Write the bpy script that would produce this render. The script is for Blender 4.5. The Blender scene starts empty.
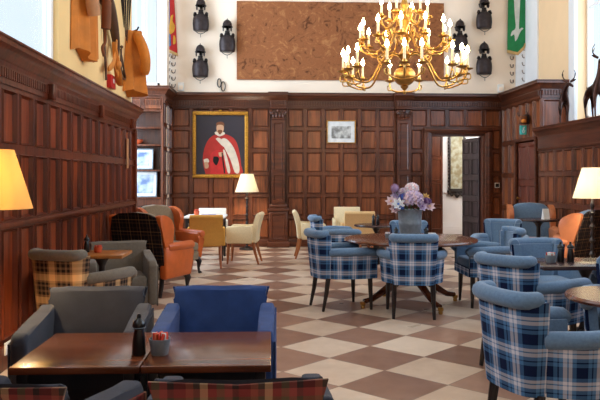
import bpy, bmesh, math, random
from mathutils import Vector, Matrix
random.seed(7)
PI = math.pi
scn = bpy.context.scene
C = scn.collection

# ------------------------------------------------------------------ camera
cd = bpy.data.cameras.new('camera'); cam = bpy.data.objects.new('camera', cd); C.objects.link(cam)
cam.location = (0, 0, 1.4)
cam.rotation_euler = (PI/2, 0, -math.atan(30/700))
cd.sensor_width = 36; cd.lens = 42.0; cd.shift_y = -22/600; cd.clip_end = 200
scn.camera = cam
# ------------------------------------------------------------------ world, daylight, exposure
w = bpy.data.worlds.new('sky'); scn.world = w; w.use_nodes = True
bg = w.node_tree.nodes['Background']
bg.inputs[0].default_value = (0.93, 0.96, 1.0, 1); bg.inputs[1].default_value = 1.15
def area(name, loc, rot, sx, sy, power, col):
    d = bpy.data.lights.new(name, 'AREA'); d.shape = 'RECTANGLE'; d.size = sx; d.size_y = sy
    d.energy = power; d.color = col
    o = bpy.data.objects.new(name, d); C.objects.link(o); o.location = loc; o.rotation_euler = rot
    return o
area('daylight_left', (-2.6, 3.6, 4.4), (0, -PI/2, 0), 3.8, 7.0, 230, (1, .97, .93))
area('daylight_bay', (-3.5, 11.9, 3.4), (0, -PI/2, 0), 5.0, 2.8, 420, (.86, .93, 1))
area('daylight_right', (6.2, 7.0, 4.4), (0, PI/2, 0), 3.6, 9.0, 420, (.80, .90, 1))
scn.view_settings.view_transform = 'Standard'; scn.view_settings.look = 'None'
scn.view_settings.gamma = 1; scn.view_settings.use_curve_mapping = False
scn.view_settings.exposure = 0.3
scn.cycles.max_bounces = 8; scn.cycles.diffuse_bounces = 4; scn.cycles.transparent_max_bounces = 8
scn.cycles.sample_clamp_indirect = 6; scn.cycles.caustics_reflective = False; scn.cycles.caustics_refractive = False
scn.cycles.use_denoising = True

# ------------------------------------------------------------------ materials
def lin(c):
    return tuple(((v/255)/12.92 if v/255 <= .04045 else ((v/255+.055)/1.055)**2.4) for v in c) + (1,)
def newmat(name):
    m = bpy.data.materials.new(name); m.use_nodes = True
    nt = m.node_tree; return m, nt, nt.nodes['Principled BSDF'], nt.nodes.new, nt.links.new
def plain(name, rgb, rough=.6, metal=0, vary=.12, scale=12, spec=.5, bump=0, bscale=60, stretch=(1, 1, 1), sheen=0):
    m, nt, b, N, L = newmat(name)
    b.inputs['Roughness'].default_value = rough; b.inputs['Metallic'].default_value = metal
    b.inputs['Specular IOR Level'].default_value = spec
    if sheen: b.inputs['Sheen Weight'].default_value = sheen
    tc = N('ShaderNodeTexCoord'); mp = N('ShaderNodeMapping'); mp.inputs['Scale'].default_value = stretch
    L(tc.outputs['Object'], mp.inputs[0])
    nz = N('ShaderNodeTexNoise'); nz.inputs['Scale'].default_value = scale; nz.inputs['Detail'].default_value = 5
    L(mp.outputs[0], nz.inputs['Vector'])
    rp = N('ShaderNodeValToRGB'); c = lin(rgb)
    rp.color_ramp.elements[0].position = .3; rp.color_ramp.elements[1].position = .7
    rp.color_ramp.elements[0].color = tuple(v*(1-vary) for v in c[:3])+(1,)
    rp.color_ramp.elements[1].color = tuple(min(1, v*(1+vary)) for v in c[:3])+(1,)
    L(nz.outputs[0], rp.inputs[0]); L(rp.outputs[0], b.inputs['Base Color'])
    if bump:
        n2 = N('ShaderNodeTexNoise'); n2.inputs['Scale'].default_value = bscale; L(mp.outputs[0], n2.inputs['Vector'])
        bp = N('ShaderNodeBump'); bp.inputs['Strength'].default_value = bump; bp.inputs['Distance'].default_value = .01
        L(n2.outputs[0], bp.inputs['Height']); L(bp.outputs[0], b.inputs['Normal'])
    return m
def wood(name, dark, light, rough=.35, grain='Z', scale=5, spec=.5, coat=0):
    m, nt, b, N, L = newmat(name)
    b.inputs['Roughness'].default_value = rough; b.inputs['Specular IOR Level'].default_value = spec
    b.inputs['Coat Weight'].default_value = coat; b.inputs['Coat Roughness'].default_value = .12
    tc = N('ShaderNodeTexCoord'); mp = N('ShaderNodeMapping')
    s = [scale*3]*3; s['XYZ'.index(grain)] = scale*.25; mp.inputs['Scale'].default_value = s
    L(tc.outputs['Object'], mp.inputs[0])
    nz = N('ShaderNodeTexNoise'); nz.inputs['Scale'].default_value = 1.6; nz.inputs['Detail'].default_value = 7; nz.inputs['Distortion'].default_value = .8
    L(mp.outputs[0], nz.inputs['Vector'])
    n2 = N('ShaderNodeTexNoise'); n2.inputs['Scale'].default_value = 1.1; L(tc.outputs['Object'], n2.inputs['Vector'])
    mx = N('ShaderNodeMath'); mx.operation = 'MULTIPLY_ADD'; mx.inputs[1].default_value = .65
    sc_ = N('ShaderNodeMath'); sc_.operation = 'MULTIPLY'; sc_.inputs[1].default_value = .35
    L(n2.outputs[0], sc_.inputs[0]); L(nz.outputs[0], mx.inputs[0]); L(sc_.outputs[0], mx.inputs[2])
    rp = N('ShaderNodeValToRGB'); rp.color_ramp.elements[0].position = .33; rp.color_ramp.elements[1].position = .68
    rp.color_ramp.elements[0].color = lin(dark); rp.color_ramp.elements[1].color = lin(light)
    L(mx.outputs[0], rp.inputs[0]); L(rp.outputs[0], b.inputs['Base Color'])
    bp = N('ShaderNodeBump'); bp.inputs['Strength'].default_value = .15; bp.inputs['Distance'].default_value = .004
    L(nz.outputs[0], bp.inputs['Height']); L(bp.outputs[0], b.inputs['Normal'])
    return m
def tartan(name, stops, pu=.15, pv=.15, rough=.9):
    """stops: list of (pos, rgb) used for both warp and weft"""
    m, nt, b, N, L = newmat(name); b.inputs['Roughness'].default_value = rough; b.inputs['Specular IOR Level'].default_value = .15
    uv = N('ShaderNodeUVMap'); uv.uv_map = 'UVMap'; sp = N('ShaderNodeSeparateXYZ'); L(uv.outputs[0], sp.inputs[0])
    outs = []
    for k, per in ((0, pu), (1, pv)):
        d = N('ShaderNodeMath'); d.operation = 'DIVIDE'; d.inputs[1].default_value = per; L(sp.outputs[k], d.inputs[0])
        f = N('ShaderNodeMath'); f.operation = 'FRACT'; L(d.outputs[0], f.inputs[0])
        r = N('ShaderNodeValToRGB'); r.color_ramp.interpolation = 'CONSTANT'
        el = r.color_ramp.elements
        el[0].position = stops[0][0]; el[0].color = lin(stops[0][1]); el[1].position = stops[1][0]; el[1].color = lin(stops[1][1])
        for p, c in stops[2:]:
            e = el.new(p); e.color = lin(c)
        L(f.outputs[0], r.inputs[0]); outs.append(r)
    mx = N('ShaderNodeMix'); mx.data_type = 'RGBA'; mx.inputs[0].default_value = .5
    L(outs[0].outputs[0], mx.inputs[6]); L(outs[1].outputs[0], mx.inputs[7])
    L(mx.outputs[2], b.inputs['Base Color'])
    return m
def emit(name, rgb, strength):
    m, nt, b, N, L = newmat(name)
    b.inputs['Base Color'].default_value = lin(rgb); b.inputs['Emission Color'].default_value = lin(rgb); b.inputs['Emission Strength'].default_value = strength
    return m
def shade_mat(name, rgb):
    m, nt, b, N, L = newmat(name); nt.nodes.remove(b)
    out = nt.nodes['Material Output']; d = N('ShaderNodeBsdfDiffuse'); t = N('ShaderNodeBsdfTranslucent'); x = N('ShaderNodeMixShader')
    d.inputs[0].default_value = lin(rgb); t.inputs[0].default_value = lin(rgb); x.inputs[0].default_value = .6
    L(d.outputs[0], x.inputs[1]); L(t.outputs[0], x.inputs[2]); L(x.outputs[0], out.inputs[0]); return m
def glass_mat(name, tint=(235, 243, 250), gloss=.08):
    m, nt, b, N, L = newmat(name); nt.nodes.remove(b)
    out = nt.nodes['Material Output']; t = N('ShaderNodeBsdfTransparent'); g = N('ShaderNodeBsdfGlossy'); x = N('ShaderNodeMixShader')
    t.inputs[0].default_value = lin(tint); g.inputs['Roughness'].default_value = .03; x.inputs[0].default_value = gloss
    L(t.outputs[0], x.inputs[1]); L(g.outputs[0], x.inputs[2]); L(x.outputs[0], out.inputs[0]); return m
def floor_mat():
    m, nt, b, N, L = newmat('stone_tiles')
    s = .525; X0, Y0 = .833, 5.80
    tc = N('ShaderNodeTexCoord'); sp = N('ShaderNodeSeparateXYZ'); L(tc.outputs['Object'], sp.inputs[0])
    def mth(op, a, bb=None, c=None):
        n = N('ShaderNodeMath'); n.operation = op
        for i, v in enumerate((a, bb, c)):
            if v is None: continue
            if isinstance(v, (int, float)): n.inputs[i].default_value = v
            else: L(v, n.inputs[i])
        return n.outputs[0]
    x = mth('SUBTRACT', sp.outputs[0], X0); y = mth('SUBTRACT', sp.outputs[1], Y0)
    k = 1/(math.sqrt(2)*s)
    p = mth('MULTIPLY', mth('ADD', x, y), k); q = mth('MULTIPLY', mth('SUBTRACT', x, y), k)
    fp = mth('FLOOR', p); fq = mth('FLOOR', q)
    odd = mth('MODULO', mth('ABSOLUTE', mth('ADD', fp, fq)), 2)
    cv = N('ShaderNodeCombineXYZ'); L(fp, cv.inputs[0]); L(fq, cv.inputs[1])
    wn = N('ShaderNodeTexWhiteNoise'); wn.noise_dimensions = '2D'; L(cv.outputs[0], wn.inputs['Vector'])
    nz = N('ShaderNodeTexNoise'); nz.inputs['Scale'].default_value = 5; nz.inputs['Detail'].default_value = 8; nz.inputs['Roughness'].default_value = .65
    L(tc.outputs['Object'], nz.inputs['Vector'])
    mv = mth('ADD', mth('MULTIPLY', wn.outputs[0], .45), mth('MULTIPLY', nz.outputs[0], .55))
    def ramp(a, bb):
        r = N('ShaderNodeValToRGB'); r.color_ramp.elements[0].position = .25; r.color_ramp.elements[1].position = .75
        r.color_ramp.elements[0].color = lin(a); r.color_ramp.elements[1].color = lin(bb); L(mv, r.inputs[0]); return r.outputs[0]
    mx = N('ShaderNodeMix'); mx.data_type = 'RGBA'; L(odd, mx.inputs[0])
    L(ramp((196, 168, 144), (226, 204, 182)), mx.inputs[6]); L(ramp((122, 86, 70), (164, 126, 106)), mx.inputs[7])
    # joints
    def edge(v):
        f = mth('FRACT', v); return mth('MINIMUM', f, mth('SUBTRACT', 1, f))
    e = mth('LESS_THAN', mth('MINIMUM', edge(p), edge(q)), .008)
    m2 = N('ShaderNodeMix'); m2.data_type = 'RGBA'; L(e, m2.inputs[0]); L(mx.outputs[2], m2.inputs[6]); m2.inputs[7].default_value = lin((135, 108, 92))
    L(m2.outputs[2], b.inputs['Base Color'])
    b.inputs['Roughness'].default_value = .32; b.inputs['Specular IOR Level'].default_value = .45
    n3 = N('ShaderNodeTexNoise'); n3.inputs['Scale'].default_value = 2; L(tc.outputs['Object'], n3.inputs['Vector'])
    L(mth('ADD', mth('MULTIPLY', n3.outputs[0], .3), .18), b.inputs['Roughness'])
    return m

M = {}
M['panel'] = wood('oak_panelling', (48, 21, 11), (120, 64, 38), .32, 'Z', 4)
M['panel_left'] = wood('redlit_oak_panelling', (54, 18, 8), (120, 52, 26), .30, 'Z', 4)  # oak of the left wall, warm red light put into its colour
M['trim'] = wood('oak_moulding', (44, 18, 10), (106, 54, 30), .36, 'X', 4)
M['trim_y'] = wood('oak_moulding_long', (44, 18, 10), (106, 54, 30), .36, 'Y', 4)
M['door'] = wood('red_door_wood', (70, 26, 14), (122, 56, 34), .4, 'Z', 4)
M['dark_door'] = wood('dark_door_wood', (40, 30, 36), (84, 66, 72), .45, 'Z', 4)
M['mahogany'] = wood('mahogany_top', (58, 24, 11), (124, 64, 34), .24, 'X', 4, .45, .15)
M['orange_wood'] = wood('golden_table_wood', (140, 76, 28), (190, 120, 56), .3, 'X', 5)
M['black_wood'] = wood('ebonised_wood', (18, 12, 12), (40, 28, 26), .35, 'Z', 6)
M['dark_table'] = wood('dark_table_wood', (38, 22, 24), (72, 48, 46), .22, 'X', 5, .6)
M['tan_leg'] = wood('beech_leg', (120, 62, 26), (170, 98, 48), .4, 'Z', 8)
M['plaster'] = plain('cream_plaster', (246, 226, 204), .9, 0, .03, 2, .2)
M['warm_lit'] = plain('warmlit_plaster', (248, 214, 170), .9, 0, .03, 2, .2)  # plaster with the chandelier's warm light put into its colour
M['yellow'] = plain('lamplit_plaster', (250, 214, 152), .9, 0, .04, 2, .2)  # left upper plaster, its yellow holds painted-in warm lamp light
M['white'] = plain('white_paint', (240, 240, 240), .7, 0, .02, 4, .3)
M['ceiling'] = plain('ceiling_paint', (245, 238, 228), .9, 0, .02, 2, .2)
M['floor'] = floor_mat()
M['glass'] = glass_mat('window_glass')
M['picture_glass'] = glass_mat('picture_glass', (255, 255, 255), .06)
M['brass'] = plain('brass', (186, 144, 78), .34, 1, .12, 20)
M['gilt'] = plain('gilt_frame', (186, 134, 52), .4, .8, .3, 40, bump=.4)
M['steel'] = plain('dark_steel', (58, 50, 50), .45, .8, .3, 14)
M['iron'] = plain('black_iron', (40, 34, 32), .5, .7, .2, 20)
M['bronze'] = plain('dark_bronze', (58, 36, 30), .3, .8, .3, 20)
M['blue_wool'] = plain('blue_grey_wool', (100, 126, 154), .95, 0, .12, 60, .15, .25, 300, sheen=.3)
M['navy_velvet'] = plain('blue_velvet', (38, 62, 112), .85, 0, .18, 10, .2, .15, 200, sheen=.12)
M['grey_velvet'] = plain('slate_grey_velvet', (52, 53, 63), .85, 0, .15, 10, .2, .15, 200, sheen=.1)
M['taupe'] = plain('taupe_wool', (136, 116, 92), .92, 0, .12, 40, .15, .2, 250, sheen=.2)
M['grey_wool'] = plain('lamplit_grey_wool', (112, 102, 90), .92, 0, .12, 40, .15, .2, 250, sheen=.2)  # grey cloth with the yellow lamp's warmth painted into the colour
M['orange_leather'] = plain('orange_leather', (196, 92, 34), .42, 0, .12, 8, .5, .15, 120)
M['tan_leather'] = plain('tan_leather', (188, 110, 66), .42, 0, .12, 8, .5, .15, 120)
M['cream_cloth'] = plain('cream_upholstery', (222, 200, 160), .92, 0, .08, 60, .15, .2, 300)
M['mustard_cloth'] = plain('mustard_upholstery', (208, 152, 74), .92, 0, .1, 80, .15, .3, 300)
M['tan_cloth'] = plain('tan_upholstery', (214, 174, 122), .92, 0, .08, 60, .15, .2, 300)
M['white_cloth'] = plain('ivory_upholstery', (226, 216, 200), .92, 0, .06, 60, .15)
M['blue_tartan'] = tartan('blue_tartan', [(0, (16, 28, 60)), (.20, (74, 116, 158)), (.32, (16, 28, 60)), (.36, (84, 122, 162)), (.48, (208, 206, 214)), (.60, (84, 122, 162)), (.64, (208, 206, 214)), (.74, (74, 112, 154)), (.86, (16, 28, 60))], .155, .155)
M['tan_tartan'] = tartan('tan_black_tartan', [(0, (34, 26, 26)), (.14, (130, 100, 76)), (.22, (34, 26, 26)), (.32, (150, 110, 76)), (.40, (232, 184, 128)), (.68, (150, 110, 76)), (.78, (34, 26, 26)), (.9, (120, 92, 72))], .18, .18)
M['dark_tartan'] = tartan('charcoal_tartan', [(0, (22, 18, 22)), (.2, (84, 60, 44)), (.3, (22, 18, 22)), (.5, (150, 112, 76)), (.56, (22, 18, 22)), (.8, (64, 48, 42)), (.9, (22, 18, 22))], .14, .14)
M['red_tartan'] = tartan('red_brown_tartan', [(0, (116, 44, 44)), (.18, (146, 82, 66)), (.30, (80, 66, 56)), (.40, (196, 158, 122)), (.52, (130, 54, 52)), (.66, (104, 90, 68)), (.78, (146, 72, 68)), (.9, (56, 44, 44))], .24, .24)
M['shade'] = shade_mat('cream_lamp_shade', (254, 247, 228))
M['shade_yellow'] = shade_mat('yellow_lamp_shade', (253, 224, 156))
M['bulb'] = emit('lamp_bulb', (255, 220, 160), 12)
M['flame'] = emit('candle_flame', (255, 214, 150), 75)
M['candle'] = plain('candle_wax', (250, 232, 196), .5, 0, .03)
M['zinc'] = plain('grey_zinc', (132, 142, 150), .55, .3, .18, 25)
M['green_leaf'] = plain('flower_stem', (70, 100, 60), .6, 0, .25)
M['tapestry'] = None
for k, c in dict(lilac=(206, 186, 212), pink=(236, 210, 214), mauve=(166, 138, 170), petal_white=(236, 236, 240), petal_blue=(86, 120, 196), petal_yellow=(214, 176, 110), plum=(110, 76, 130)).items():
    M[k] = plain(k+'_petals', c, .8, 0, .12, 30, .2)
for k, c, r in (('red', (196, 28, 26), .5), ('robe_red', (176, 44, 34), .8), ('skin', (206, 160, 124), .7), ('black', (12, 9, 11), .28), ('canvas_dark', (40, 32, 40), .55),
                ('paper', (226, 224, 220), .8), ('lace', (222, 206, 184), .8), ('teal', (70, 196, 190), .5), ('banner_red', (190, 40, 34), .85), ('banner_blue', (70, 104, 150), .85),
                ('banner_gold', (212, 150, 50), .85), ('banner_green', (30, 124, 70), .85), ('banner_grey', (206, 206, 196), .85), ('fringe', (196, 160, 104), .9), ('plastic_white', (232, 228, 222), .5),
                ('buff', (206, 122, 40), .8), ('buff_pale', (190, 134, 92), .8), ('buff_dark', (122, 70, 38), .8), ('horn', (84, 58, 42), .5), ('ribbon', (206, 126, 44), .7), ('blue_book', (70, 86, 170), .6), ('terracotta', (206, 90, 50), .7), ('sachet_red', (208, 60, 36), .6)):
    M[k] = plain(k, c, r, 0, .12, 9)
def tapestry_mat():
    m, nt, b, N, L = newmat('old_tapestry'); b.inputs['Roughness'].default_value = .95; b.inputs['Specular IOR Level'].default_value = .1
    tc = N('ShaderNodeTexCoord'); n1 = N('ShaderNodeTexNoise'); n1.inputs['Scale'].default_value = 4.5; n1.inputs['Detail'].default_value = 9; n1.inputs['Distortion'].default_value = 1.6; n1.inputs['Roughness'].default_value = .7
    L(tc.outputs['Object'], n1.inputs['Vector'])
    r = N('ShaderNodeValToRGB'); e = r.color_ramp.elements
    e[0].position = .36; e[0].color = lin((96, 58, 38)); e[1].position = .66; e[1].color = lin((176, 120, 78))
    x = e.new(.47); x.color = lin((150, 96, 62)); x = e.new(.52); x.color = lin((142, 88, 56))
    L(n1.outputs[0], r.inputs[0]); L(r.outputs[0], b.inputs['Base Color']); return m
M['tapestry'] = tapestry_mat()
def print_mat(name, a, bb, sc):
    m, nt, b, N, L = newmat(name); b.inputs['Roughness'].default_value = .7
    tc = N('ShaderNodeTexCoord'); n1 = N('ShaderNodeTexNoise'); n1.inputs['Scale'].default_value = sc; n1.inputs['Detail'].default_value = 8
    L(tc.outputs['Object'], n1.inputs['Vector']); r = N('ShaderNodeValToRGB'); e = r.color_ramp.elements
    e[0].position = .4; e[0].color = lin(a); e[1].position = .6; e[1].color = lin(bb); L(n1.outputs[0], r.inputs[0]); L(r.outputs[0], b.inputs['Base Color']); return m
M['etching'] = print_mat('etching_print', (120, 116, 110), (206, 204, 198), 9)
M['window_tint_print'] = print_mat('window_tint_print', (96, 116, 156), (196, 208, 226), 5)  # blue of the prints is window light painted into the colours
M['foxed'] = print_mat('foxed_mirror', (150, 138, 104), (186, 188, 166), 8)
M['foliage_print'] = M['foxed']

# ------------------------------------------------------------------ mesh builder
class MB:
    def __init__(s): s.bm = bmesh.new(); s.uv = s.bm.loops.layers.uv.new('UVMap'); s.mats = []
    def mi(s, m):
        if m not in s.mats: s.mats.append(m)
        return s.mats.index(m)
    def face(s, vs, m, uvs=None):
        try: f = s.bm.faces.new(vs)
        except ValueError: return None
        f.material_index = s.mi(m)
        if uvs:
            for l, u in zip(f.loops, uvs): l[s.uv].uv = u
        return f
    def v(s, *p): return s.bm.verts.new(p)
    def quad(s, pts, m): return s.face([s.v(*p) for p in pts], m)
    def box(s, c, d, m, bevel=0, seg=2, rot=None, taper=1.0):
        """c centre, d full size; taper scales the bottom"""
        vs = []
        for z in (-.5, .5):
            t = taper if z < 0 else 1
            for x, y in ((-.5, -.5), (.5, -.5), (.5, .5), (-.5, .5)):
                p = Vector((x*d[0]*t, y*d[1]*t, z*d[2]))
                if rot is not None: p = rot @ p
                vs.append(s.v(*(p+Vector(c))))
        fs = [s.face([vs[i] for i in q], m) for q in ((3, 2, 1, 0), (4, 5, 6, 7), (0, 1, 5, 4), (1, 2, 6, 5), (2, 3, 7, 6), (3, 0, 4, 7))]
        if bevel: s._bevel(fs, bevel, seg)
        return s
    def _bevel(s, fs, off, seg):
        es = list({e for f in fs for e in f.edges}); k = fs[0].material_index
        r = bmesh.ops.bevel(s.bm, geom=es, offset=off, segments=seg, profile=.5, affect='EDGES', clamp_overlap=True)
        for f in r['faces']: f.material_index = k
    def prism(s, poly, axis, a, b, m, bevel=0, seg=2, caps=True, smooth_uv=False):
        """poly: 2D points; axis the extrusion axis; remaining axes in XYZ order"""
        def P(p, t):
            if axis == 'X': return (t, p[0], p[1])
            if axis == 'Y': return (p[0], t, p[1])
            return (p[0], p[1], t)
        n = len(poly); A = [s.v(*P(p, a)) for p in poly]; B = [s.v(*P(p, b)) for p in poly]
        fs = []; u = 0
        for i in range(n):
            j = (i+1) % n; l = math.dist(poly[i], poly[j])
            fs.append(s.face([A[i], A[j], B[j], B[i]], m, [(u, a), (u+l, a), (u+l, b), (u, b)])); u += l
        if caps: 
            f1 = s.face(A[::-1], m, [tuple(q) for q in poly[::-1]]); f2 = s.face(B, m, [tuple(q) for q in poly]); fs += [f1, f2]
        if bevel: s._bevel([f for f in fs if f], bevel, seg)
        return s
    def tube(s, path, r, m, seg=10, cap=True, flat=None):
        """path list of 3D points, r scalar or list"""
        path = [Vector(p) for p in path]; n = len(path)
        rs = r if isinstance(r, (list, tuple)) else [r]*n
        rings = []; up = Vector((0, 0, 1))
        t0 = (path[1]-path[0]).normalized(); a = up if abs(t0.z) < .9 else Vector((1, 0, 0))
        nrm = (a - t0*a.dot(t0)).normalized(); u = 0
        for i in range(n):
            t = (path[min(i+1, n-1)]-path[max(i-1, 0)]).normalized()
            nrm = (nrm - t*nrm.dot(t)).normalized(); bn = t.cross(nrm)
            rings.append([s.v(*(path[i]+(nrm*math.cos(k*2*PI/seg)+bn*math.sin(k*2*PI/seg)*(flat or 1))*rs[i])) for k in range(seg)])
        for i in range(n-1):
            for k in range(seg):
                s.face([rings[i][k], rings[i][(k+1) % seg], rings[i+1][(k+1) % seg], rings[i+1][k]], m)
        if cap:
            s.face(rings[0][::-1], m); s.face(rings[-1], m)
        return s
    def roll(s, path, r, m, seg=12):
        """tube with rounded ends"""
        p = [Vector(q) for q in path]; d0 = (p[0]-p[1]).normalized(); d1 = (p[-1]-p[-2]).normalized()
        pts = [p[0]+d0*r*.5, p[0]+d0*r*.4]+p+[p[-1]+d1*r*.4, p[-1]+d1*r*.5]
        return s.tube(pts, [r*.55, r*.85]+[r]*len(p)+[r*.85, r*.55], m, seg)
    def lathe(s, prof, m, seg=24, c=(0, 0, 0), sy=1.0, sx=1.0, a0=0, a1=2*PI):
        full = abs(a1-a0-2*PI) < 1e-6; n = seg if full else seg+1
        rings = []
        for r, z in prof:
            if r < 1e-5: rings.append([s.v(c[0], c[1], c[2]+z)])
            else: rings.append([s.v(c[0]+r*sx*math.cos(a0+(a1-a0)*k/seg), c[1]+r*sy*math.sin(a0+(a1-a0)*k/seg), c[2]+z) for k in range(n)])
        for i in range(len(rings)-1):
            A, B = rings[i], rings[i+1]
            for k in range(seg):
                j = (k+1) % n if full else k+1
                if len(A) == 1 and len(B) == 1: continue
                if len(A) == 1: s.face([A[0], B[j], B[k]], m)
                elif len(B) == 1: s.face([A[k], A[j], B[0]], m)
                else: s.face([A[k], A[j], B[j], B[k]], m)
        return s
    def ball(s, c, r, m, seg=12, sz=1.0, sy=1.0):
        n = max(5, seg//2)
        return s.lathe([(r*math.sin(PI*i/n), -r*sz*math.cos(PI*i/n)) for i in range(n+1)], m, seg, c, sy)
    def wall(s, outer, inner, z0, z1, m, lean=0.0, zt=None):
        """solid curved wall between two open plan paths of equal length; top moves by lean*normal; zt optional per-point top"""
        n = len(outer); tops = zt or [z1]*n
        def off(p, q):
            d = Vector((p[0]-q[0], p[1]-q[1])); d.normalize(); return d*lean
        ob, ot, ib, it = [], [], [], []
        for i in range(n):
            d = off(outer[i], inner[i])
            ob.append(s.v(outer[i][0], outer[i][1], z0)); ot.append(s.v(outer[i][0]+d.x, outer[i][1]+d.y, tops[i]))
            ib.append(s.v(inner[i][0], inner[i][1], z0)); it.append(s.v(inner[i][0]+d.x, inner[i][1]+d.y, tops[i]))
        u = 0
        for i in range(n-1):
            l = math.dist(outer[i], outer[i+1])
            s.face([ob[i], ob[i+1], ot[i+1], ot[i]], m, [(u, z0), (u+l, z0), (u+l, tops[i+1]), (u, tops[i])])
            s.face([ib[i+1], ib[i], it[i], it[i+1]], m, [(u+l, z0), (u, z0), (u, tops[i]), (u+l, tops[i+1])])
            s.face([ot[i], ot[i+1], it[i+1], it[i]], m); s.face([ob[i+1], ob[i], ib[i], ib[i+1]], m); u += l
        s.face([ob[0], ot[0], it[0], ib[0]], m); s.face([ob[-1], ib[-1], it[-1], ot[-1]], m)
        return s
    def build(s, name, parent=None, loc=None, rot=None, sharp=38, smooth=True, boxuv=False):
        bmesh.ops.recalc_face_normals(s.bm, faces=s.bm.faces)
        if boxuv:
            for f in s.bm.faces:
                n = f.normal
                for l in f.loops:
                    p = l.vert.co
                    l[s.uv].uv = (p.y, p.z) if abs(n.x) > max(abs(n.y), abs(n.z)) else ((p.x, p.z) if abs(n.y) > abs(n.z) else (p.x, p.y))
        if smooth:
            th = math.radians(sharp)
            for f in s.bm.faces: f.smooth = True
            for e in s.bm.edges:
                if len(e.link_faces) == 2 and e.calc_face_angle(0) > th: e.smooth = False
        me = bpy.data.meshes.new(name); s.bm.to_mesh(me); s.bm.free()
        for m in s.mats: me.materials.append(m)
        o = bpy.data.objects.new(name, me); C.objects.link(o)
        if parent: o.parent = parent
        if loc: o.location = loc
        if rot: o.rotation_euler = rot
        return o
def tag(o, label, cat, group=None, kind=None):
    o['label'] = label; o['category'] = cat
    if group: o['group'] = group
    if kind: o['kind'] = kind
    return o
def thing(name, label, cat, loc=(0, 0, 0), rz=0, group=None):
    o = bpy.data.objects.new(name, None); C.objects.link(o); o.empty_display_size = .1
    o.location = loc; o.rotation_euler = (0, 0, rz); return tag(o, label, cat, group)
def struct(o): o['kind'] = 'structure'; return o
def dup(root, loc, rz, label, group=None):
    r = root.copy(); C.objects.link(r); r.location = loc; r.rotation_euler = (0, 0, rz); r['label'] = label
    if group: r['group'] = group
    def rec(src, dst):
        for ch in list(src.children):
            c = ch.copy(); C.objects.link(c); c.parent = dst; rec(ch, c)
    rec(root, r); return r
def R(deg): return math.radians(deg)
def face_dir(deg): return R(deg-90)     # chairs are modelled facing +Y

# ------------------------------------------------------------------ the setting
FIELD = {'oak_panelling': wood('oak_panel_field', (64, 28, 14), (158, 88, 50), .32, 'Z', 4), 'redlit_oak_panelling': wood('redlit_oak_field', (78, 26, 11), (168, 76, 36), .28, 'Z', 4)}  # redder left fields carry the warm light in their colour
def panels(mb, o, U, N, us, zs, m, ins=.034, dep=.02, slope=.024):
    """grid of recessed panels on a vertical plane: o origin, U horizontal unit, N outward normal"""
    o, U, N = Vector(o), Vector(U), Vector(N); Z = Vector((0, 0, 1))
    def P(u, z, n): return o+U*u+Z*z+N*n
    for i in range(len(us)-1):
        for j in range(len(zs)-1):
            a, b, c, d = us[i], us[i+1], zs[j], zs[j+1]
            rings = [[(a, c), (b, c), (b, d), (a, d)]]
            for k in (ins, ins+slope*.35, ins+slope): rings.append([(a+k, c+k), (b-k, c+k), (b-k, d-k), (a+k, d-k)])
            hs = [0, 0.0, .014, -dep]
            V = [[mb.v(*P(u, z, h)) for u, z in r] for r, h in zip(rings, hs)]
            for q in range(3):
                for t in range(4): mb.face([V[q][t], V[q][(t+1) % 4], V[q+1][(t+1) % 4], V[q+1][t]], m)
            mb.face(V[3], FIELD.get(m.name, m))
def frange(a, b, step):
    n = max(1, round((b-a)/step)); return [a+(b-a)*i/n for i in range(n+1)]
CROWN = [(0, 0), (.02, .0), (.025, .03), (.05, .05), (.06, .08), (.10, .11), (.12, .125), (.12, .16), (.135, .165), (.135, .18), (0, .18)]

f = MB(); f.box((1.3, 8, -.05), (10.4, 20, .1), M['floor']); struct(f.build('floor'))
f = MB(); f.box((1.3, 6.3, 7.05), (10.4, 16.6, .1), M['ceiling']); struct(f.build('ceiling'))

LX, RX, BY = -1.95, 4.75, 14.3
# left panelling
mb = MB(); us = frange(-1.0, 10.2, .36)
panels(mb, (LX, 0, 0), (0, 1, 0), (1, 0, 0), us, [.18, 1.05, 1.62, 2.09], M['panel_left'])
mb.box((LX-.18, 4.6, 1.1), (.25, 11.2, 2.2), M['panel_left'])
mb.box((LX+.005, 10.17, 1.05), (.05, .10, 2.1), M['panel_left'])
struct(mb.build('wall_left', sharp=20))
mb = MB(); mb.box((LX+.005, 4.6, .09), (.05, 11.2, .18), M['panel_left'], .012); struct(mb.build('baseboard_left'))
mb = MB()
mb.box((LX+.0, 4.6, 1.05), (.05, 11.24, .05), M['panel_left'], .012); mb.box((LX, 4.6, 2.155), (.03, 11.24, .13), M['panel_left'])
for k in range(int(11.2/.045)):
    y = -.98+k*.045
    if k % 40 in (0, 1): mb.box((LX+.035, y, 2.155), (.06, .05, .135), M['panel_left'], .008)
    else: mb.box((LX+.018, y, 2.17), (.014, .026, .07), M['panel_left'])
mb.prism([(LX+p*.9, 2.22+z) for p, z in CROWN], 'Y', -1.0, 10.25, M['panel_left'])
mb.box((LX-.13, 4.62, 2.385), (.28, 11.26, .03), M['panel_left'])
struct(mb.build('trim_1'))
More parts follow.
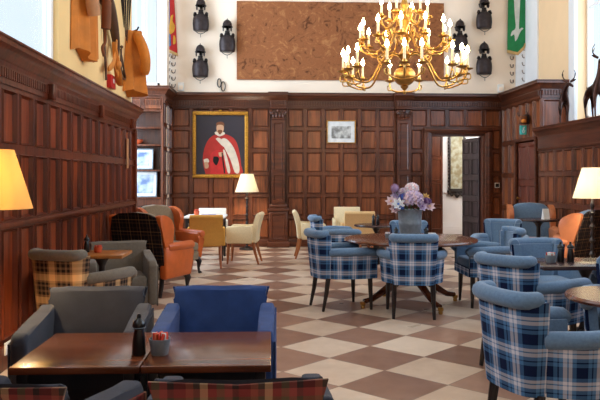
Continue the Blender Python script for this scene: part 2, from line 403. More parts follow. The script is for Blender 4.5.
# right panelling (lower, with a ledge)
mb = MB(); panels(mb, (RX, 0, 0), (0, 1, 0), (-1, 0, 0), frange(-1.0, 12.2, .36), [.18, .95, 1.47, 1.89], M['panel'])
mb.box((RX+.32, 5.6, 1.06), (.52, 13.2, 2.12), M['panel'])
struct(mb.build('wall_right', sharp=20))
mb = MB(); mb.box((RX, 5.6, .09), (.05, 13.2, .18), M['trim_y'], .012); struct(mb.build('baseboard_right'))
mb = MB(); mb.box((RX, 5.6, 2.0), (.03, 13.2, .22), M['trim_y']); mb.box((RX-.01, 5.6, 1.9), (.05, 13.2, .04), M['trim_y'], .01)
mb.prism([(RX-p*.9, 2.1+z) for p, z in CROWN], 'Y', -1.0, 12.2, M['trim_y']); mb.box((RX+.28, 5.6, 2.265), (.56, 13.2, .03), M['trim_y'])
struct(mb.build('trim_2'))
# back wall: panels in bays around the pilasters and the doorway
ZR = [.15, .60, 1.045, 1.49, 1.96, 2.41, 2.84]
mb = MB()
bx = lambda x0, x1, z0, z1, th=.2: mb.box(((x0+x1)/2, BY+.06+th/2, (z0+z1)/2), (x1-x0, th, z1-z0), M['panel'])
bx(-2.3, 3.31, 0, 3.12); bx(4.43, 5.3, 0, 3.12); bx(3.31, 4.43, 2.3, 3.12)
panels(mb, (0, BY, 0), (1, 0, 0), (0, -1, 0), frange(-2.0, 0.0, .38), ZR, M['panel'])
panels(mb, (0, BY, 0), (1, 0, 0), (0, -1, 0), frange(.34, 2.58, .373), ZR, M['panel'])
panels(mb, (0, BY, 0), (1, 0, 0), (0, -1, 0), [2.88, 3.16], ZR[:-2]+[2.43], M['panel'])
panels(mb, (0, BY, 0), (1, 0, 0), (0, -1, 0), [4.57, 4.8], ZR[:-2]+[2.43], M['panel'])
panels(mb, (0, BY, 0), (1, 0, 0), (0, -1, 0), frange(2.88, 4.8, .385), [2.43, 2.84], M['panel'])
struct(mb.build('wall_back', sharp=20))
mb = MB(); mb.box((.58, BY-.02, .075), (5.16, .05, .15), M['trim'], .01); mb.box((4.69, BY-.02, .075), (.24, .05, .15), M['trim'], .01); struct(mb.build('baseboard_back'))
# frieze and cornice, back wall and its two short returns
mb = MB()
mb.box((1.4, BY-.005, 2.90), (6.8, .04, .16), M['trim']); mb.box((1.4, BY-.015, 2.845), (6.8, .06, .03), M['trim'])
k = -1.95
while k < 4.78:
    mb.box((k, BY-.035, 2.915), (.026, .03, .09), M['trim']); k += .052
mb.prism([(BY-p, 2.95+z) for p, z in CROWN], 'X', -2.0, 4.8, M['trim'])
mb.box((1.4, BY+.1, 3.115), (6.8, .3, .03), M['trim'])
struct(mb.build('trim_3'))
mb = MB()   # right return: side wall with the red door, then the pier front
panels(mb, (4.8, 0, 0), (0, 1, 0), (-1, 0, 0), [13.45, 13.87, 14.3], [.15, .8, 1.45, 2.1], M['panel'])
panels(mb, (4.8, 0, 0), (0, 1, 0), (-1, 0, 0), frange(12.2, 14.3, .35), [2.1, 2.84], M['panel'])
mb.box((5.08, 12.33, 1.55), (.46, .16, 3.1), M['panel']); mb.box((5.08, 13.9, 1.55), (.44, .84, 3.1), M['panel']); mb.box((5.08, 12.93, 2.6), (.44, 1.1, 1.0), M['panel']); mb.box((4.83, 12.215, 1.05), (.06, .03, 2.1), M['panel'])
panels(mb, (4.8, 12.2, 0), (1, 0, 0), (0, -1, 0), [0, .5], [2.28, 2.82], M['panel'])
struct(mb.build('wall_alcove', sharp=20))
mb = MB()
mb.box((4.795, 13.25, 2.90), (.04, 2.1, .16), M['trim_y']); mb.box((5.05, 12.195, 2.90), (.5, .04, .16), M['trim'])
for i in range(40): mb.box((4.77, 12.24+i*.052, 2.915), (.03, .026, .09), M['trim_y'])
for i in range(10): mb.box((4.82+i*.052, 12.17, 2.915), (.026, .03, .09), M['trim'])
def mitre(mb, pts, prof, m, closed=False):
    """sweep a (projection, z) profile along plan points with mitred corners; projection to the left of travel"""
    n = len(pts); rings = []
    for i in range(n):
        d0 = (Vector(pts[i])-Vector(pts[max(i-1, 0)])); d1 = (Vector(pts[min(i+1, n-1)])-Vector(pts[i]))
        if d0.length == 0: d0 = d1
        if d1.length == 0: d1 = d0
        d0.normalize(); d1.normalize(); n0 = Vector((-d0.y, d0.x)); n1 = Vector((-d1.y, d1.x)); nn = (n0+n1); nn /= max(.2, nn.dot(n0))
        rings.append([mb.v(pts[i][0]+nn.x*p, pts[i][1]+nn.y*p, z) for p, z in prof])
    for i in range(n-1):
        for k in range(len(prof)):
            j = (k+1) % len(prof); mb.face([rings[i][k], rings[i][j], rings[i+1][j], rings[i+1][k]], m)
    mb.face(rings[0][::-1], m); mb.face(rings[-1], m)
mitre(mb, [(4.8, 14.28), (4.8, 12.2), (5.34, 12.2)][::-1], [(p, 2.95+z) for p, z in CROWN], M['trim_y'])
mb.box((5.06, 13.25, 3.115), (.5, 2.1, .03), M['trim_y'])
struct(mb.build('trim_4'))
mb = MB()   # left return
panels(mb, (-2.0, 0, 0), (0, 1, 0), (1, 0, 0), [13.3, 13.8, 14.3], ZR, M['panel'])
mb.box((-2.21, 14.0, 1.55), (.3, .62, 3.1), M['panel'])
struct(mb.build('wall_return', sharp=20))
mb = MB(); mb.box((-1.995, 13.8, 2.90), (.04, 1.0, .16), M['trim_y'])
for i in range(19): mb.box((-1.97, 13.33+i*.052, 2.915), (.03, .026, .09), M['trim_y'])
mitre(mb, [(-2.8, 13.3), (-2.0, 13.3), (-2.0, 14.28)][::-1], [(p, 2.95+z) for p, z in CROWN], M['trim_y'])
mb.box((-2.38, 13.5, 3.115), (.8, .4, .03), M['trim_y'])
struct(mb.build('trim_5'))

# upper plaster walls with window openings
def opening_wall(name, axis, pos, th, a0, a1, z0, z1, ops, m):
    """wall on plane axis=pos, from a0..a1 horizontally, with openings (b0,b1,c0,c1)"""
    mb = MB()
    def seg(p0, p1, q0, q1):
        if p1-p0 < 1e-4 or q1-q0 < 1e-4: return
        c = [(p0+p1)/2]; 
        if axis == 'X': mb.box((pos, (p0+p1)/2, (q0+q1)/2), (th, p1-p0, q1-q0), m)
        else: mb.box(((p0+p1)/2, pos, (q0+q1)/2), (p1-p0, th, q1-q0), m)
    x = a0
    for b0, b1, c0, c1 in sorted(ops):
        seg(x, b0, z0, z1); seg(b0, b1, z0, c0); seg(b0, b1, c1, z1); x = b1
    seg(x, a1, z0, z1); return struct(mb.build(name, smooth=False))
opening_wall('wall_left_upper', 'X', -2.06, .12, -2.0, 10.2, 2.40, 7, [(.2, 6.72, 2.42, 6.3)], M['yellow'])
opening_wall('wall_right_upper', 'X', 5.45, .3, -2.0, 14.5, 0, 7, [(2.2, 11.9, 2.4, 6.3)], M['warm_lit'])
opening_wall('wall_back_upper', 'Y', 14.45, .3, -2.3, 5.6, 3.13, 7, [], M['plaster'])
mb = MB(); mb.box((5.285, 13.95, 5.05), (.04, .7, 3.9), M['white'], .006); mb.box((5.19, 14.27, 5.05), (.22, .06, 3.9), M['white'], .006); struct(mb.build('trim_6'))
mb = MB(); mb.box((5.28, 12.0, 4.7), (.06, .24, 4.6), M['white'], .01); struct(mb.build('trim_7'))
# bay behind the left wall
opening_wall('wall_bay_near', 'Y', 10.35, .3, -3.1, -2.05, 0, 7, [], M['plaster'])
opening_wall('wall_bay_side', 'X', -2.97, .2, 10.2, 13.9, 0, 7, [(10.6, 13.4, .9, 6.3)], M['plaster'])
opening_wall('wall_bay_far', 'Y', 13.85, .3, -3.1, -2.0, 0, 7, [(-2.84, -2.14, 3.2, 6.4)], M['plaster'])
def window(name, axis, pos, a0, a1, z0, z1, na, nz):
    """frame and glazing bars with one pane sheet"""
    mb = MB(); g = MB(); t = .07
    def bar(p0, p1, q0, q1, th=.08, mm=None, b=mb):
        mm = mm or M['white']
        if axis == 'X': b.box((pos, (p0+p1)/2, (q0+q1)/2), (th, p1-p0, q1-q0), mm)
        else: b.box(((p0+p1)/2, pos, (q0+q1)/2), (p1-p0, th, q1-q0), mm)
    bar(a0, a0+t, z0, z1); bar(a1-t, a1, z0, z1); bar(a0, a1, z0, z0+t); bar(a0, a1, z1-t, z1)
    for i in range(1, na): x = a0+(a1-a0)*i/na; bar(x-.025, x+.025, z0, z1, .06)
    for i in range(1, nz): z = z0+(z1-z0)*i/nz; bar(a0, a1, z-.025, z+.025, .06)
    o = struct(mb.build(name, smooth=False)); bar(a0+t, a1-t, z0+t, z1-t, .012, M['glass'], g); g.build('pane', o, smooth=False)
opening_wall('wall_front', 'Y', -1.9, .2, -2.3, 5.6, 0, 7, [(-.2, 3.4, 4.2, 6.2)], M['plaster'])
window('window_1', 'X', -2.09, .2, 6.72, 2.42, 6.3, 2, 2)
window('window_2', 'X', 5.52, 2.2, 11.9, 2.4, 6.3, 4, 2)
window('window_3', 'X', -3.0, 10.6, 13.4, .9, 6.3, 2, 3)
window('window_4', 'Y', 13.9, -2.84, -2.14, 3.2, 6.4, 2, 1)
window('fill_window_5', 'Y', -1.95, -.2, 3.4, 4.2, 6.2, 3, 1)  # unseen window behind the camera, added and sized for frontal fill light

# pilasters
def pilaster(x, n):
    mb = MB(); m = M['trim']
    mb.box((x, BY-.10, .06), (.46, .26, .12), m, .01); mb.box((x, BY-.09, .42), (.38, .20, .62), m, .01)
    panels(mb, (x-.16, BY-.192, 0), (1, 0, 0), (0, -1, 0), [0, .32], [.14, .70], m, .03, 0)
    mb.box((x, BY-.10, .76), (.44, .24, .06), m, .015); mb.box((x, BY-.08, .83), (.36, .18, .08), m, .02)
    mb.box((x, BY-.05, 1.73), (.28, .14, 1.76), m, .006)
    panels(mb, (x-.13, BY-.122, 0), (1, 0, 0), (0, -1, 0), [0, .26], [.9, 1.5], m, .04, 0); panels(mb, (x-.13, BY-.122, 0), (1, 0, 0), (0, -1, 0), [0, .26], [1.52, 2.56], m, .04, 0)
    # carved capital
    mb.box((x, BY-.06, 2.60), (.30, .17, .03), m, .01); mb.box((x, BY-.06, 2.71), (.25, .14, .20), m, .02)
    for sx in (-1, 1):
        mb.tube([(x+sx*.13, BY-.14, 2.77), (x+sx*.16, BY-.15, 2.73), (x+sx*.14, BY-.16, 2.69), (x+sx*.11, BY-.16, 2.71), (x+sx*.125, BY-.16, 2.74)], [.028, .026, .022, .018, .014], m, 8)
        for q in (0.035, .10):
            mb.ball((x+sx*q, BY-.14, 2.66), .03, m, 8, 1.6); mb.ball((x+sx*q, BY-.155, 2.71), .02, m, 8)
    mb.ball((x, BY-.15, 2.76), .035, m, 10)
    mb.box((x, BY-.08, 2.815), (.34, .2, .03), m, .008); mb.box((x, BY-.07, 2.90), (.32, .18, .14), m, .008)
    for i in range(6): mb.box((x-.13+i*.052, BY-.17, 2.915), (.026, .03, .09), m)
    mb.prism([(BY-.10-p*.9, 2.955+z) for p, z in CROWN], 'X', x-.2, x+.2, m)
    struct(mb.build('trim_%d' % n))
pilaster(.165, 8); pilaster(2.735, 9)
# doorway in the back wall, its open leaf, and the hall beyond
mb = MB(); m = M['trim']
for x0, x1 in ((3.16, 3.31), (4.43, 4.58)):
    mb.box(((x0+x1)/2, BY-.035, 1.17), (x1-x0, .09, 2.34), m, .012); mb.box(((x0+x1)/2, BY-.06, 1.17), (.06, .09, 2.34), m, .015)
mb.box((3.87, BY-.035, 2.375), (1.42, .09, .13), m, .012); mb.box((3.87, BY-.06, 2.385), (1.42, .1, .05), m, .015)
for x in (3.315, 4.425): mb.box((x, BY+.14, 1.15), (.04, .3, 2.3), m)
mb.box((3.87, BY+.14, 2.29), (1.12, .3, .04), m)
struct(mb.build('trim_10'))
def door_leaf(name, w_, h, m, loc, rz, cols, rows, knob_u):
    mb = MB(); mb.box((w_/2, 0, h/2), (w_, .026, h), m)
    us = [w_*i/cols for i in range(cols+1)]
    for sgn in (-1, 1): panels(mb, (0, sgn*.028, 0), (1, 0, 0), (0, sgn, 0), us, rows, m, .055, .013)
    mb.box((.01, 0, h/2), (.02, .055, h), m); mb.box((w_-.01, 0, h/2), (.02, .055, h), m); mb.box((w_/2, 0, h-.01), (w_, .055, .02), m); mb.box((w_/2, 0, .01), (w_, .055, .02), m)
    o = struct(mb.build(name, None, loc, (0, 0, rz), sharp=20))
    k = MB(); k.lathe([(.0, 0), (.012, 0), (.012, .03), (.028, .045), (.028, .06), (.0, .07)], M['brass'], 14)
    k.build('door_handle', o, (knob_u, -.02, 1.0), (PI/2, 0, 0)); return o
door_leaf('door_1', .80, 2.24, M['dark_door'], (4.40, 14.50, .01), R(99.5), 2, [.02, .5, .95, 1.4, 1.85, 2.23], .72)
door_leaf('door_2', .98, 2.06, M['door'], (4.86, 13.44, .01), R(-90), 2, [.02, .7, 1.3, 2.05], .08)
mb = MB(); mb.box((4.79, 13.475, 1.05), (.06, .07, 2.1), M['trim_y'], .01); mb.box((4.79, 12.42, 1.05), (.06, .07, 2.1), M['trim_y'], .01); mb.box((4.79, 12.95, 2.12), (.06, 1.12, .06), M['trim_y'], .01); struct(mb.build('trim_11'))
mb = MB(); mb.box((4.6, 17.3, 1.6), (2.6, .1, 3.2), M['white']); mb.box((4.6, 17.235, 1.05), (1.2, .03, .05), M['white'], .008); mb.box((4.6, 17.235, .1), (1.2, .03, .2), M['white'], .008)
struct(mb.build('wall_hall', smooth=False))
mb = MB(); mb.box((3.6, 17.18, 1.5), (1.32, .12, 3.0), M['panel']); panels(mb, (2.95, 17.11, 0), (1, 0, 0), (0, -1, 0), frange(0, 1.31, .43), [.1, .7, 1.3, 1.9, 2.5], M['panel']); struct(mb.build('wall_hall_panel', sharp=20))
mb = MB(); mb.box((2.9, 15.9, 1.6), (.1, 2.7, 3.2), M['white']); mb.box((5.9, 15.9, 1.6), (.1, 2.7, 3.2), M['white']); struct(mb.build('wall_hall_side', smooth=False))
mb = MB(); mb.box((4.4, 15.95, 3.2), (3.1, 2.8, .1), M['white']); struct(mb.build('ceiling_hall', smooth=False))
hl = bpy.data.lights.new('hall_fill', 'POINT'); hl.energy = 60; hl.color = (1, .95, .9); hl.shadow_soft_size = .15  # unseen lamp added to brighten the hall beyond the doorway
hlo = bpy.data.objects.new('hall_fill', hl); C.objects.link(hlo); hlo.location = (4.9, 15.9, 2.7)

# ------------------------------------------------------------------ chairs
def smooth_path(pts, n=6):
    """Catmull-Rom through 2D/3D points"""
    P = [Vector(p) for p in pts]; out = []
    for i in range(len(P)-1):
        a, b, c, d = P[max(i-1, 0)], P[i], P[i+1], P[min(i+2, len(P)-1)]
        for k in range(n):
            t = k/n; out.append(.5*((2*b)+(c-a)*t+(2*a-5*b+4*c-d)*t*t+(3*b-a-3*c+d)*t**3))
    out.append(P[-1]); return out
def offset_in(path, d):
    out = []
    for i, p in enumerate(path):
        t = (path[min(i+1, len(path)-1)]-path[max(i-1, 0)]).normalized(); n = Vector((-t.y, t.x)); out.append(p+n*d)
    return out
def leg(mb, x, y, h, m, dx=0, dy=0, r0=.024, r1=.015):
    mb.tube([(x, y, h), (x+dx*.4, y+dy*.35, h*.55), (x+dx, y+dy, 0)], [r0*1.15, r0, r1], m, 8)
def tub_chair(label, inner, outer, loc, deg, group, legm=None):
    legm = legm or M['black_wood']
    t = thing('tub_chair', label, 'chair', loc, face_dir(deg), group)
    back = smooth_path([(-.205, -.20), (-.192, -.268), (-.13, -.303), (0, -.315), (.13, -.303), (.192, -.268), (.205, -.20)], 5)
    left = smooth_path([(-.302, .29), (-.315, .12), (-.297, -.06), (-.209, -.197)], 5)
    right = [Vector((-p.x, p.y)) for p in reversed(left)]
    # outside cloth: back shell and two side shells, apron under the seat
    mb = MB()
    mb.wall(back, offset_in(back, .02), .34, .80, outer, .045)
    for path in (left, right): mb.wall(path, offset_in(path, .02), .34, .60, outer, .02)
    mb.wall([Vector((-.29, .30)), Vector((.29, .30))][::-1], [Vector((-.29, .28)), Vector((.29, .28))][::-1], .34, .43, outer)
    mb.build('outer_panel', t)
    mb = MB(); mb.wall(offset_in(back, .021), offset_in(back, .085), .36, .80, inner, .045); mb.build('backrest', t)
    for path in (left, right):
        mb = MB(); mb.wall(offset_in(path, .021), offset_in(path, .075), .36, .60, inner, .02)
        ro = offset_in(path, .015); sgn = -1 if path is left else 1
        pts = [(p.x+sgn*.02, p.y, .615+.012*math.sin(i/len(ro)*PI)) for i, p in enumerate(ro)]
        if path is left: pts = [(pts[0][0], pts[0][1]+.02, .60)]+pts
        else: pts = pts+[(pts[-1][0], pts[-1][1]+.02, .60)]
        mb.roll(pts, .045, inner); mb.build('armrest', t)
    mb = MB(); ro = offset_in(back, .012)
    mb.roll([(p.x*1.06, p.y-.045, .808) for p in ro], .044, inner); mb.build('back_roll', t)
    mb = MB(); mb.box((0, .03, .395), (.42, .48, .09), inner, .02); mb.build('seat_base', t)
    mb = MB(); mb.box((0, .035, .475), (.42, .52, .10), inner, .035, 3); mb.build('seat_cushion', t)
    for sx in (-1, 1):
        for y, dy in ((.24, .01), (-.22, -.06)):
            mb = MB(); leg(mb, sx*(.235 if y > 0 else .19), y, .345, legm, sx*.01, dy); mb.build('leg', t)
    return t
def lounge_chair(label, inner, outer, loc, deg, group):
    t = thing('lounge_chair', label, 'chair', loc, face_dir(deg), group); t.scale = (.90, .85, 1)
    # back: slab with a slightly waved, flared top
    mb = MB()
    W = [(-.29, .30), (-.285, .52), (-.30, .66), (-.325, .735), (-.20, .73), (0, .725), (.20, .73), (.325, .735), (.30, .66), (.285, .52), (.29, .30)]
    n = len(W); A = []; B = []
    for x, z in W:
        ln = -.06*(z-.3)/.4; cv = -.03*(1-(x/.3)**2)
        A.append(mb.v(x, -.20+ln+cv-.06*max(0, (z-.5)/.23), z-(.022 if z > .7 else 0))); B.append(mb.v(x, -.315+ln+cv*.6, z))
    fs = [mb.face([A[i], A[(i+1) % n], B[(i+1) % n], B[i]], inner) for i in range(n)]+[mb.face(A, inner), mb.face(B[::-1], inner)]
    mb._bevel(fs, .02, 3); mb.build('backrest', t)
    mb = MB(); P = [(-.30, .12), (-.295, .5), (-.31, .64), (-.335, .722), (0, .712), (.335, .722), (.31, .64), (.295, .5), (.30, .12)]
    n = len(P); A = []; B = []
    for x, z in P:
        ln = -.06*(z-.3)/.4; cv = -.018*(1-(x/.3)**2); A.append(mb.v(x, -.318+ln+cv, z)); B.append(mb.v(x, -.335+ln+cv, z))
    for i in range(n): mb.face([A[i], A[(i+1) % n], B[(i+1) % n], B[i]], outer)
    mb.face(A, outer); mb.face(B[::-1], outer)
    for sx in (-1, 1):
        mb.prism([(-.31, .12), (.34, .12), (.355, .52), (.1, .545), (-.2, .575), (-.31, .60)], 'X', sx*.372, sx*.384, outer)
    mb.build('outer_panel', t, boxuv=True)
    for sx in (-1, 1):
        mb = MB(); mb.prism([(-.30, .13), (.345, .13), (.375, .53), (.33, .575), (.1, .582), (-.15, .605), (-.30, .64)], 'X', sx*.272, sx*.371, inner, .025, 3)
        mb.build('armrest', t)
    mb = MB(); mb.box((0, .04, .21), (.535, .60, .16), inner, .015); mb.build('seat_base', t)
    mb = MB(); mb.box((0, .05, .355), (.53, .60, .13), inner, .04, 3); mb.build('seat_cushion', t)
    for sx in (-1, 1):
        for y in (.27, -.24):
            mb = MB(); leg(mb, sx*.29, y, .13, M['black_wood'], sx*.01, 0, .026, .018); mb.build('leg', t)
    return t
def wing_chair(label, inner, leather, outer, loc, deg, group):
    t = thing('wing_chair', label, 'armchair', loc, face_dir(deg), group)
    mb = MB(); P = [(-.29, .32), (-.30, .80), (-.28, .93), (-.20, .985), (0, 1.0), (.20, .985), (.28, .93), (.30, .80), (.29, .32)]
    n = len(P); A = []; B = []
    for x, z in P:
        ln = -.16*(z-.32)/.68; A.append(mb.v(x, -.14+ln, z)); B.append(mb.v(x, -.25+ln, z))
    fs = [mb.face([A[i], A[(i+1) % n], B[(i+1) % n], B[i]], inner) for i in range(n)]+[mb.face(A, inner), mb.face(B[::-1], inner)]
    mb._bevel(fs, .035, 3); mb.build('backrest', t)
    mb = MB(); A = []; B = []; P = [(-.335, .22), (-.34, .80), (-.30, .94), (-.20, .985), (0, 1.0), (.20, .985), (.30, .94), (.34, .80), (.335, .22)]
    for x, z in P:
        ln = -.16*(z-.32)/.68; A.append(mb.v(x, -.245+ln, z)); B.append(mb.v(x, -.275+ln, z))
    for i in range(n): mb.face([A[i], A[(i+1) % n], B[(i+1) % n], B[i]], outer)
    mb.face(A, outer); mb.face(B[::-1], outer); mb.build('outer_panel', t, boxuv=True)
    prof = [(.47-.07*0, 0)]
    for sx in (-1, 1):
        w_ = [tuple(p) for p in smooth_path([(-.285, .56), (-.40, .90), (-.36, .965), (-.25, .95), (-.13, .88), (-.10, .78), (-.13, .67), (-.12, .56)], 4)]
        mb = MB(); mb.prism(w_, 'X', sx*.285, sx*.36, leather, .022, 2); mb.build('wing', t)
        mb = MB(); mb.prism([(-.28, .21), (.30, .21), (.32, .50), (.34, .56), (.30, .60), (.0, .595), (-.30, .60)], 'X', sx*.265, sx*.365, leather, .03, 3)
        mb.roll([(sx*.33, -.20, .585), (sx*.335, .0, .58), (sx*.335, .32, .575)], .055, leather); mb.build('armrest', t)
    mb = MB(); mb.box((0, .03, .27), (.53, .62, .13), inner, .02); mb.build('seat_base', t)
    mb = MB(); mb.box((0, .06, .395), (.52, .60, .13), inner, .045, 3); mb.build('seat_cushion', t)
    for sx in (-1, 1):
        mb = MB(); mb.tube([(sx*.29, .27, .22), (sx*.305, .30, .17), (sx*.30, .29, .08), (sx*.30, .30, .03), (sx*.305, .325, 0)], [.045, .04, .02, .02, .03], M['black_wood'], 10); mb.build('leg', t)
        mb = MB(); leg(mb, sx*.28, -.24, .22, M['black_wood'], 0, -.05, .028, .02); mb.build('leg', t)
    return t
def upholstered_chair(label, cloth, loc, deg, group, arms=True, back_cloth=None):
    t = thing('upholstered_armchair', label, 'chair', loc, face_dir(deg), group)
    rot = Matrix.Rotation(R(8), 3, 'X')
    mb = MB(); P = smooth_path([(-.20, .36), (-.215, .55), (-.265, .74), (-.285, .80), (-.25, .835), (-.20, .80), (-.145, .62), (-.12, .46), (-.12, .36)], 3)
    mb.prism([tuple(p) for p in P], 'X', -.255, .255, cloth, .015, 2); mb.build('backrest', t)
    mb = MB(); mb.box((0, .05, .40), (.47, .50, .13), cloth, .03, 3); mb.build('seat', t)
    for sx in (-1, 1):
        mb = MB(); mb.prism([(-.13, .34), (.28, .34), (.29, .58), (.26, .62), (.0, .615), (-.15, .63)], 'X', sx*.235, sx*.295, cloth, .018, 2); mb.build('armrest', t)
        for y, dy in ((.25, .02), (-.15, -.09)):
            mb = MB(); leg(mb, sx*.215, y, .35, M['tan_leg'], sx*.01, dy, .024, .015); mb.build('leg', t)
    return t

GT = 'blue tartan tub chairs'
BW, BT = M['blue_wool'], M['blue_tartan']
tub_chair('blue tartan tub chair pulled up to the left side of the large round table', BW, BT, (.77, 7.58, 0), 16, GT)
tub_chair('blue tartan tub chair in front of the flower vase, its back square to the viewer', BW, BT, (1.46, 7.14, 0), 82, GT)
tub_chair('blue tartan tub chair at the right side of the large round table, seen side-on', BW, BT, (2.42, 7.68, 0), 180, GT)
tub_chair('blue tub chair on the far side of the large round table behind the flower vase', BW, BT, (1.78, 8.72, 0), -92, GT)
tub_chair('blue tub chair behind the side-on chair of the round table, facing the room', BW, BT, (3.0, 9.0, 0), -115, GT)
tub_chair('large blue tartan tub chair nearest the viewer at the right edge', BW, BT, (1.47, 3.58, 0), 15, GT)
tub_chair('blue tartan tub chair directly behind the nearest one, at the table with two mills', BW, BT, (1.92, 5.17, 0), 36, GT)
tub_chair('blue tub chair behind the table with two pepper mills, facing the viewer', BW, BT, (2.42, 6.0, 0), -88, GT)
tub_chair('blue tub chair cut by the right edge between two small tables', BW, BT, (2.42, 4.52, 0), -115, GT)
tub_chair('blue tub chair left of the small dark table near the cream armchairs', BW, BT, (.95, 10.33, 0), 5, GT)
GL = 'low lounge chairs around the front tables'
lounge_chair('slate grey lounge chair facing the viewer behind the front left table', M['grey_velvet'], M['grey_velvet'], (-1.05, 4.07, 0), -88, GL)
lounge_chair('deep blue velvet lounge chair facing the viewer behind the front tables', M['navy_velvet'], M['navy_velvet'], (-.31, 4.07, 0), -91, GL)
lounge_chair('red tartan backed lounge chair at the bottom left corner, turned to the side', M['grey_velvet'], M['red_tartan'], (-.90, 2.67, 0), 80, GL)
lounge_chair('red tartan backed lounge chair at the bottom edge, its back to the viewer', M['grey_velvet'], M['red_tartan'], (-.11, 2.68, 0), 91, GL)
tub_chair('grey tub chair with tan and black tartan outside, by the left panelling', M['grey_wool'], M['tan_tartan'], (-1.55, 5.75, 0), 70, None)
lounge_chair('lamp-warmed grey lounge chair beyond the small golden table by the left panelling', M['grey_wool'], M['grey_wool'], (-1.53, 7.25, 0), -74, None)
GW = 'leather wing chairs'
wing_chair('orange leather wing chair with dark tartan back by the left panelling', M['taupe'], M['orange_leather'], M['dark_tartan'], (-1.42, 8.60, 0), 66, GW)
wing_chair('taupe wing chair with orange leather wings behind the tartan-backed wing chair', M['taupe'], M['orange_leather'], M['dark_tartan'], (-1.47, 10.36, 0), -42, GW)
wing_chair('wing chair with pale blue front and tan leather wings beside the red door', BW, M['tan_leather'], M['dark_tartan'], (4.17, 10.9, 0), -100, GW)
wing_chair('tan leather wing chair with dark tartan back beside the right floor lamp', BW, M['tan_leather'], M['dark_tartan'], (3.84, 8.95, 0), 128, GW)
GU = 'upholstered armchairs with beech legs'
upholstered_chair('mustard armchair with its back to the viewer near the portrait', M['mustard_cloth'], (-1.0, 11.05, 0), 95, GU)
upholstered_chair('ivory armchair behind the white table below the portrait', M['white_cloth'], (-1.08, 13.0, 0), -90, GU)
upholstered_chair('cream armchair seen side-on under the back floor lamp', M['cream_cloth'], (-.40, 11.6, 0), 174, GU)
upholstered_chair('cream armchair seen side-on right of the carved pilaster', M['cream_cloth'], (.68, 12.3, 0), 0, GU)
upholstered_chair('cream armchair against the back panelling, facing the viewer', M['cream_cloth'], (1.50, 13.45, 0), -92, GU)
upholstered_chair('tan armchair with its back to the viewer in front of the cream one', M['tan_cloth'], (1.52, 12.05, 0), 90, GU)

# ------------------------------------------------------------------ tables
def square_table(label, x0, x1, y0, y1, h, top, legm, name='square_table', lw=.05):
    cx, cy = (x0+x1)/2, (y0+y1)/2; t = thing(name, label, 'table', (cx, cy, 0)); w_, d = x1-x0, y1-y0
    mb = MB(); mb.box((0, 0, h-.016), (w_, d, .032), top, .005); mb.build('tabletop', t)
    mb = MB()
    for s in (-1, 1):
        mb.box((0, s*(d/2-.05), h-.072), (w_-.12, .022, .08), legm); mb.box((s*(w_/2-.05), 0, h-.072), (.022, d-.12, .08), legm)
    mb.build('apron', t)
    for sx in (-1, 1):
        for sy in (-1, 1):
            mb = MB(); mb.box((sx*(w_/2-.05), sy*(d/2-.05), (h-.034)/2), (lw, lw, h-.034), legm, .004, taper=.75); mb.build('leg', t)
    return t
def pedestal_table(label, c, r, h, top, legm, sq=None, name='pedestal_table'):
    t = thing(name, label, 'table', (c[0], c[1], 0))
    mb = MB()
    if sq: mb.box((0, 0, h-.016), (sq[0], sq[1], .032), top, .006)
    else: mb.lathe([(0, h-.034), (r-.02, h-.034), (r, h-.026), (r+.004, h-.014), (r-.006, h), (0, h)], top, 64)
    mb.build('tabletop', t)
    mb = MB(); mb.lathe([(0, .10), (.06, .10), (.07, .16), (.045, .22), (.03, .28), (.042, .36), (.055, .42), (.03, .50), (.028, h-.12), (.06, h-.06), (.12, h-.036), (0, h-.036)], legm, 20); mb.build('pedestal', t)
    q = min(r, .48)*.85
    for k in range(4):
        a = k*PI/2+PI/4; mb = MB()
        mb.tube([(math.cos(a)*q*s, math.sin(a)*q*s, z) for s, z in ((.08, .17), (.35, .16), (.65, .09), (.9, .04), (1, .025))], [.04, .034, .028, .024, .024], legm, 8); f = mb.build('foot', t)
    return t
square_table('mahogany front table on the left, the pepper mill on its right edge', -1.13, -.567, 3.07, 3.75, .58, M['mahogany'], M['black_wood'])
square_table('mahogany front table on the right, the sachet pot on its left edge', -.563, .005, 3.07, 3.75, .58, M['mahogany'], M['black_wood'])
# large round table with four splayed feet on brass castors
t = thing('round_table', 'large round polished mahogany table under the flower vase', 'table', (1.55, 7.68, 0))
mb = MB(); mb.lathe([(0, .70), (.70, .70), (.725, .708), (.73, .72), (.72, .735), (.70, .74), (0, .74)], M['mahogany'], 72); mb.build('tabletop', t)
mb = MB(); mb.lathe([(0, .22), (.10, .22), (.11, .27), (.07, .33), (.055, .38), (.09, .46), (.095, .52), (.06, .60), (.12, .66), (.22, .698), (0, .698)], M['mahogany'], 28); mb.build('pedestal', t)
for k in range(4):
    a = k*PI/2+R(-70); ca, sa = math.cos(a), math.sin(a); mb = MB()
    mb.tube([(ca*s, sa*s, z) for s, z in ((.05, .30), (.18, .27), (.34, .17), (.48, .09), (.58, .075))], [.045, .045, .038, .03, .026], M['mahogany'], 10); o = mb.build('foot', t)
    mb = MB(); mb.lathe([(0, 0), (.02, 0), (.024, .02), (.02, .03), (.03, .04), (.03, .07), (0, .075)], M['brass'], 14, (ca*.59, sa*.59, 0)); mb.build('castor', o)
pedestal_table('small dark round table with mills in front of the cream armchairs', (1.60, 10.5), .33, .70, M['dark_table'], M['black_wood'])
pedestal_table('dark square table bearing two mills and a bowl on the right', (2.52, 5.5), .3, .73, M['dark_table'], M['black_wood'], (.9, .58))
pedestal_table('small round wooden table cut by the right edge beside the nearest chair', (2.07, 3.92), .36, .73, M['mahogany'], M['black_wood'])
pedestal_table('small golden wood table between the grey chairs by the left panelling', (-1.53, 6.45), .25, .72, M['orange_wood'], M['black_wood'], (.46, .46))
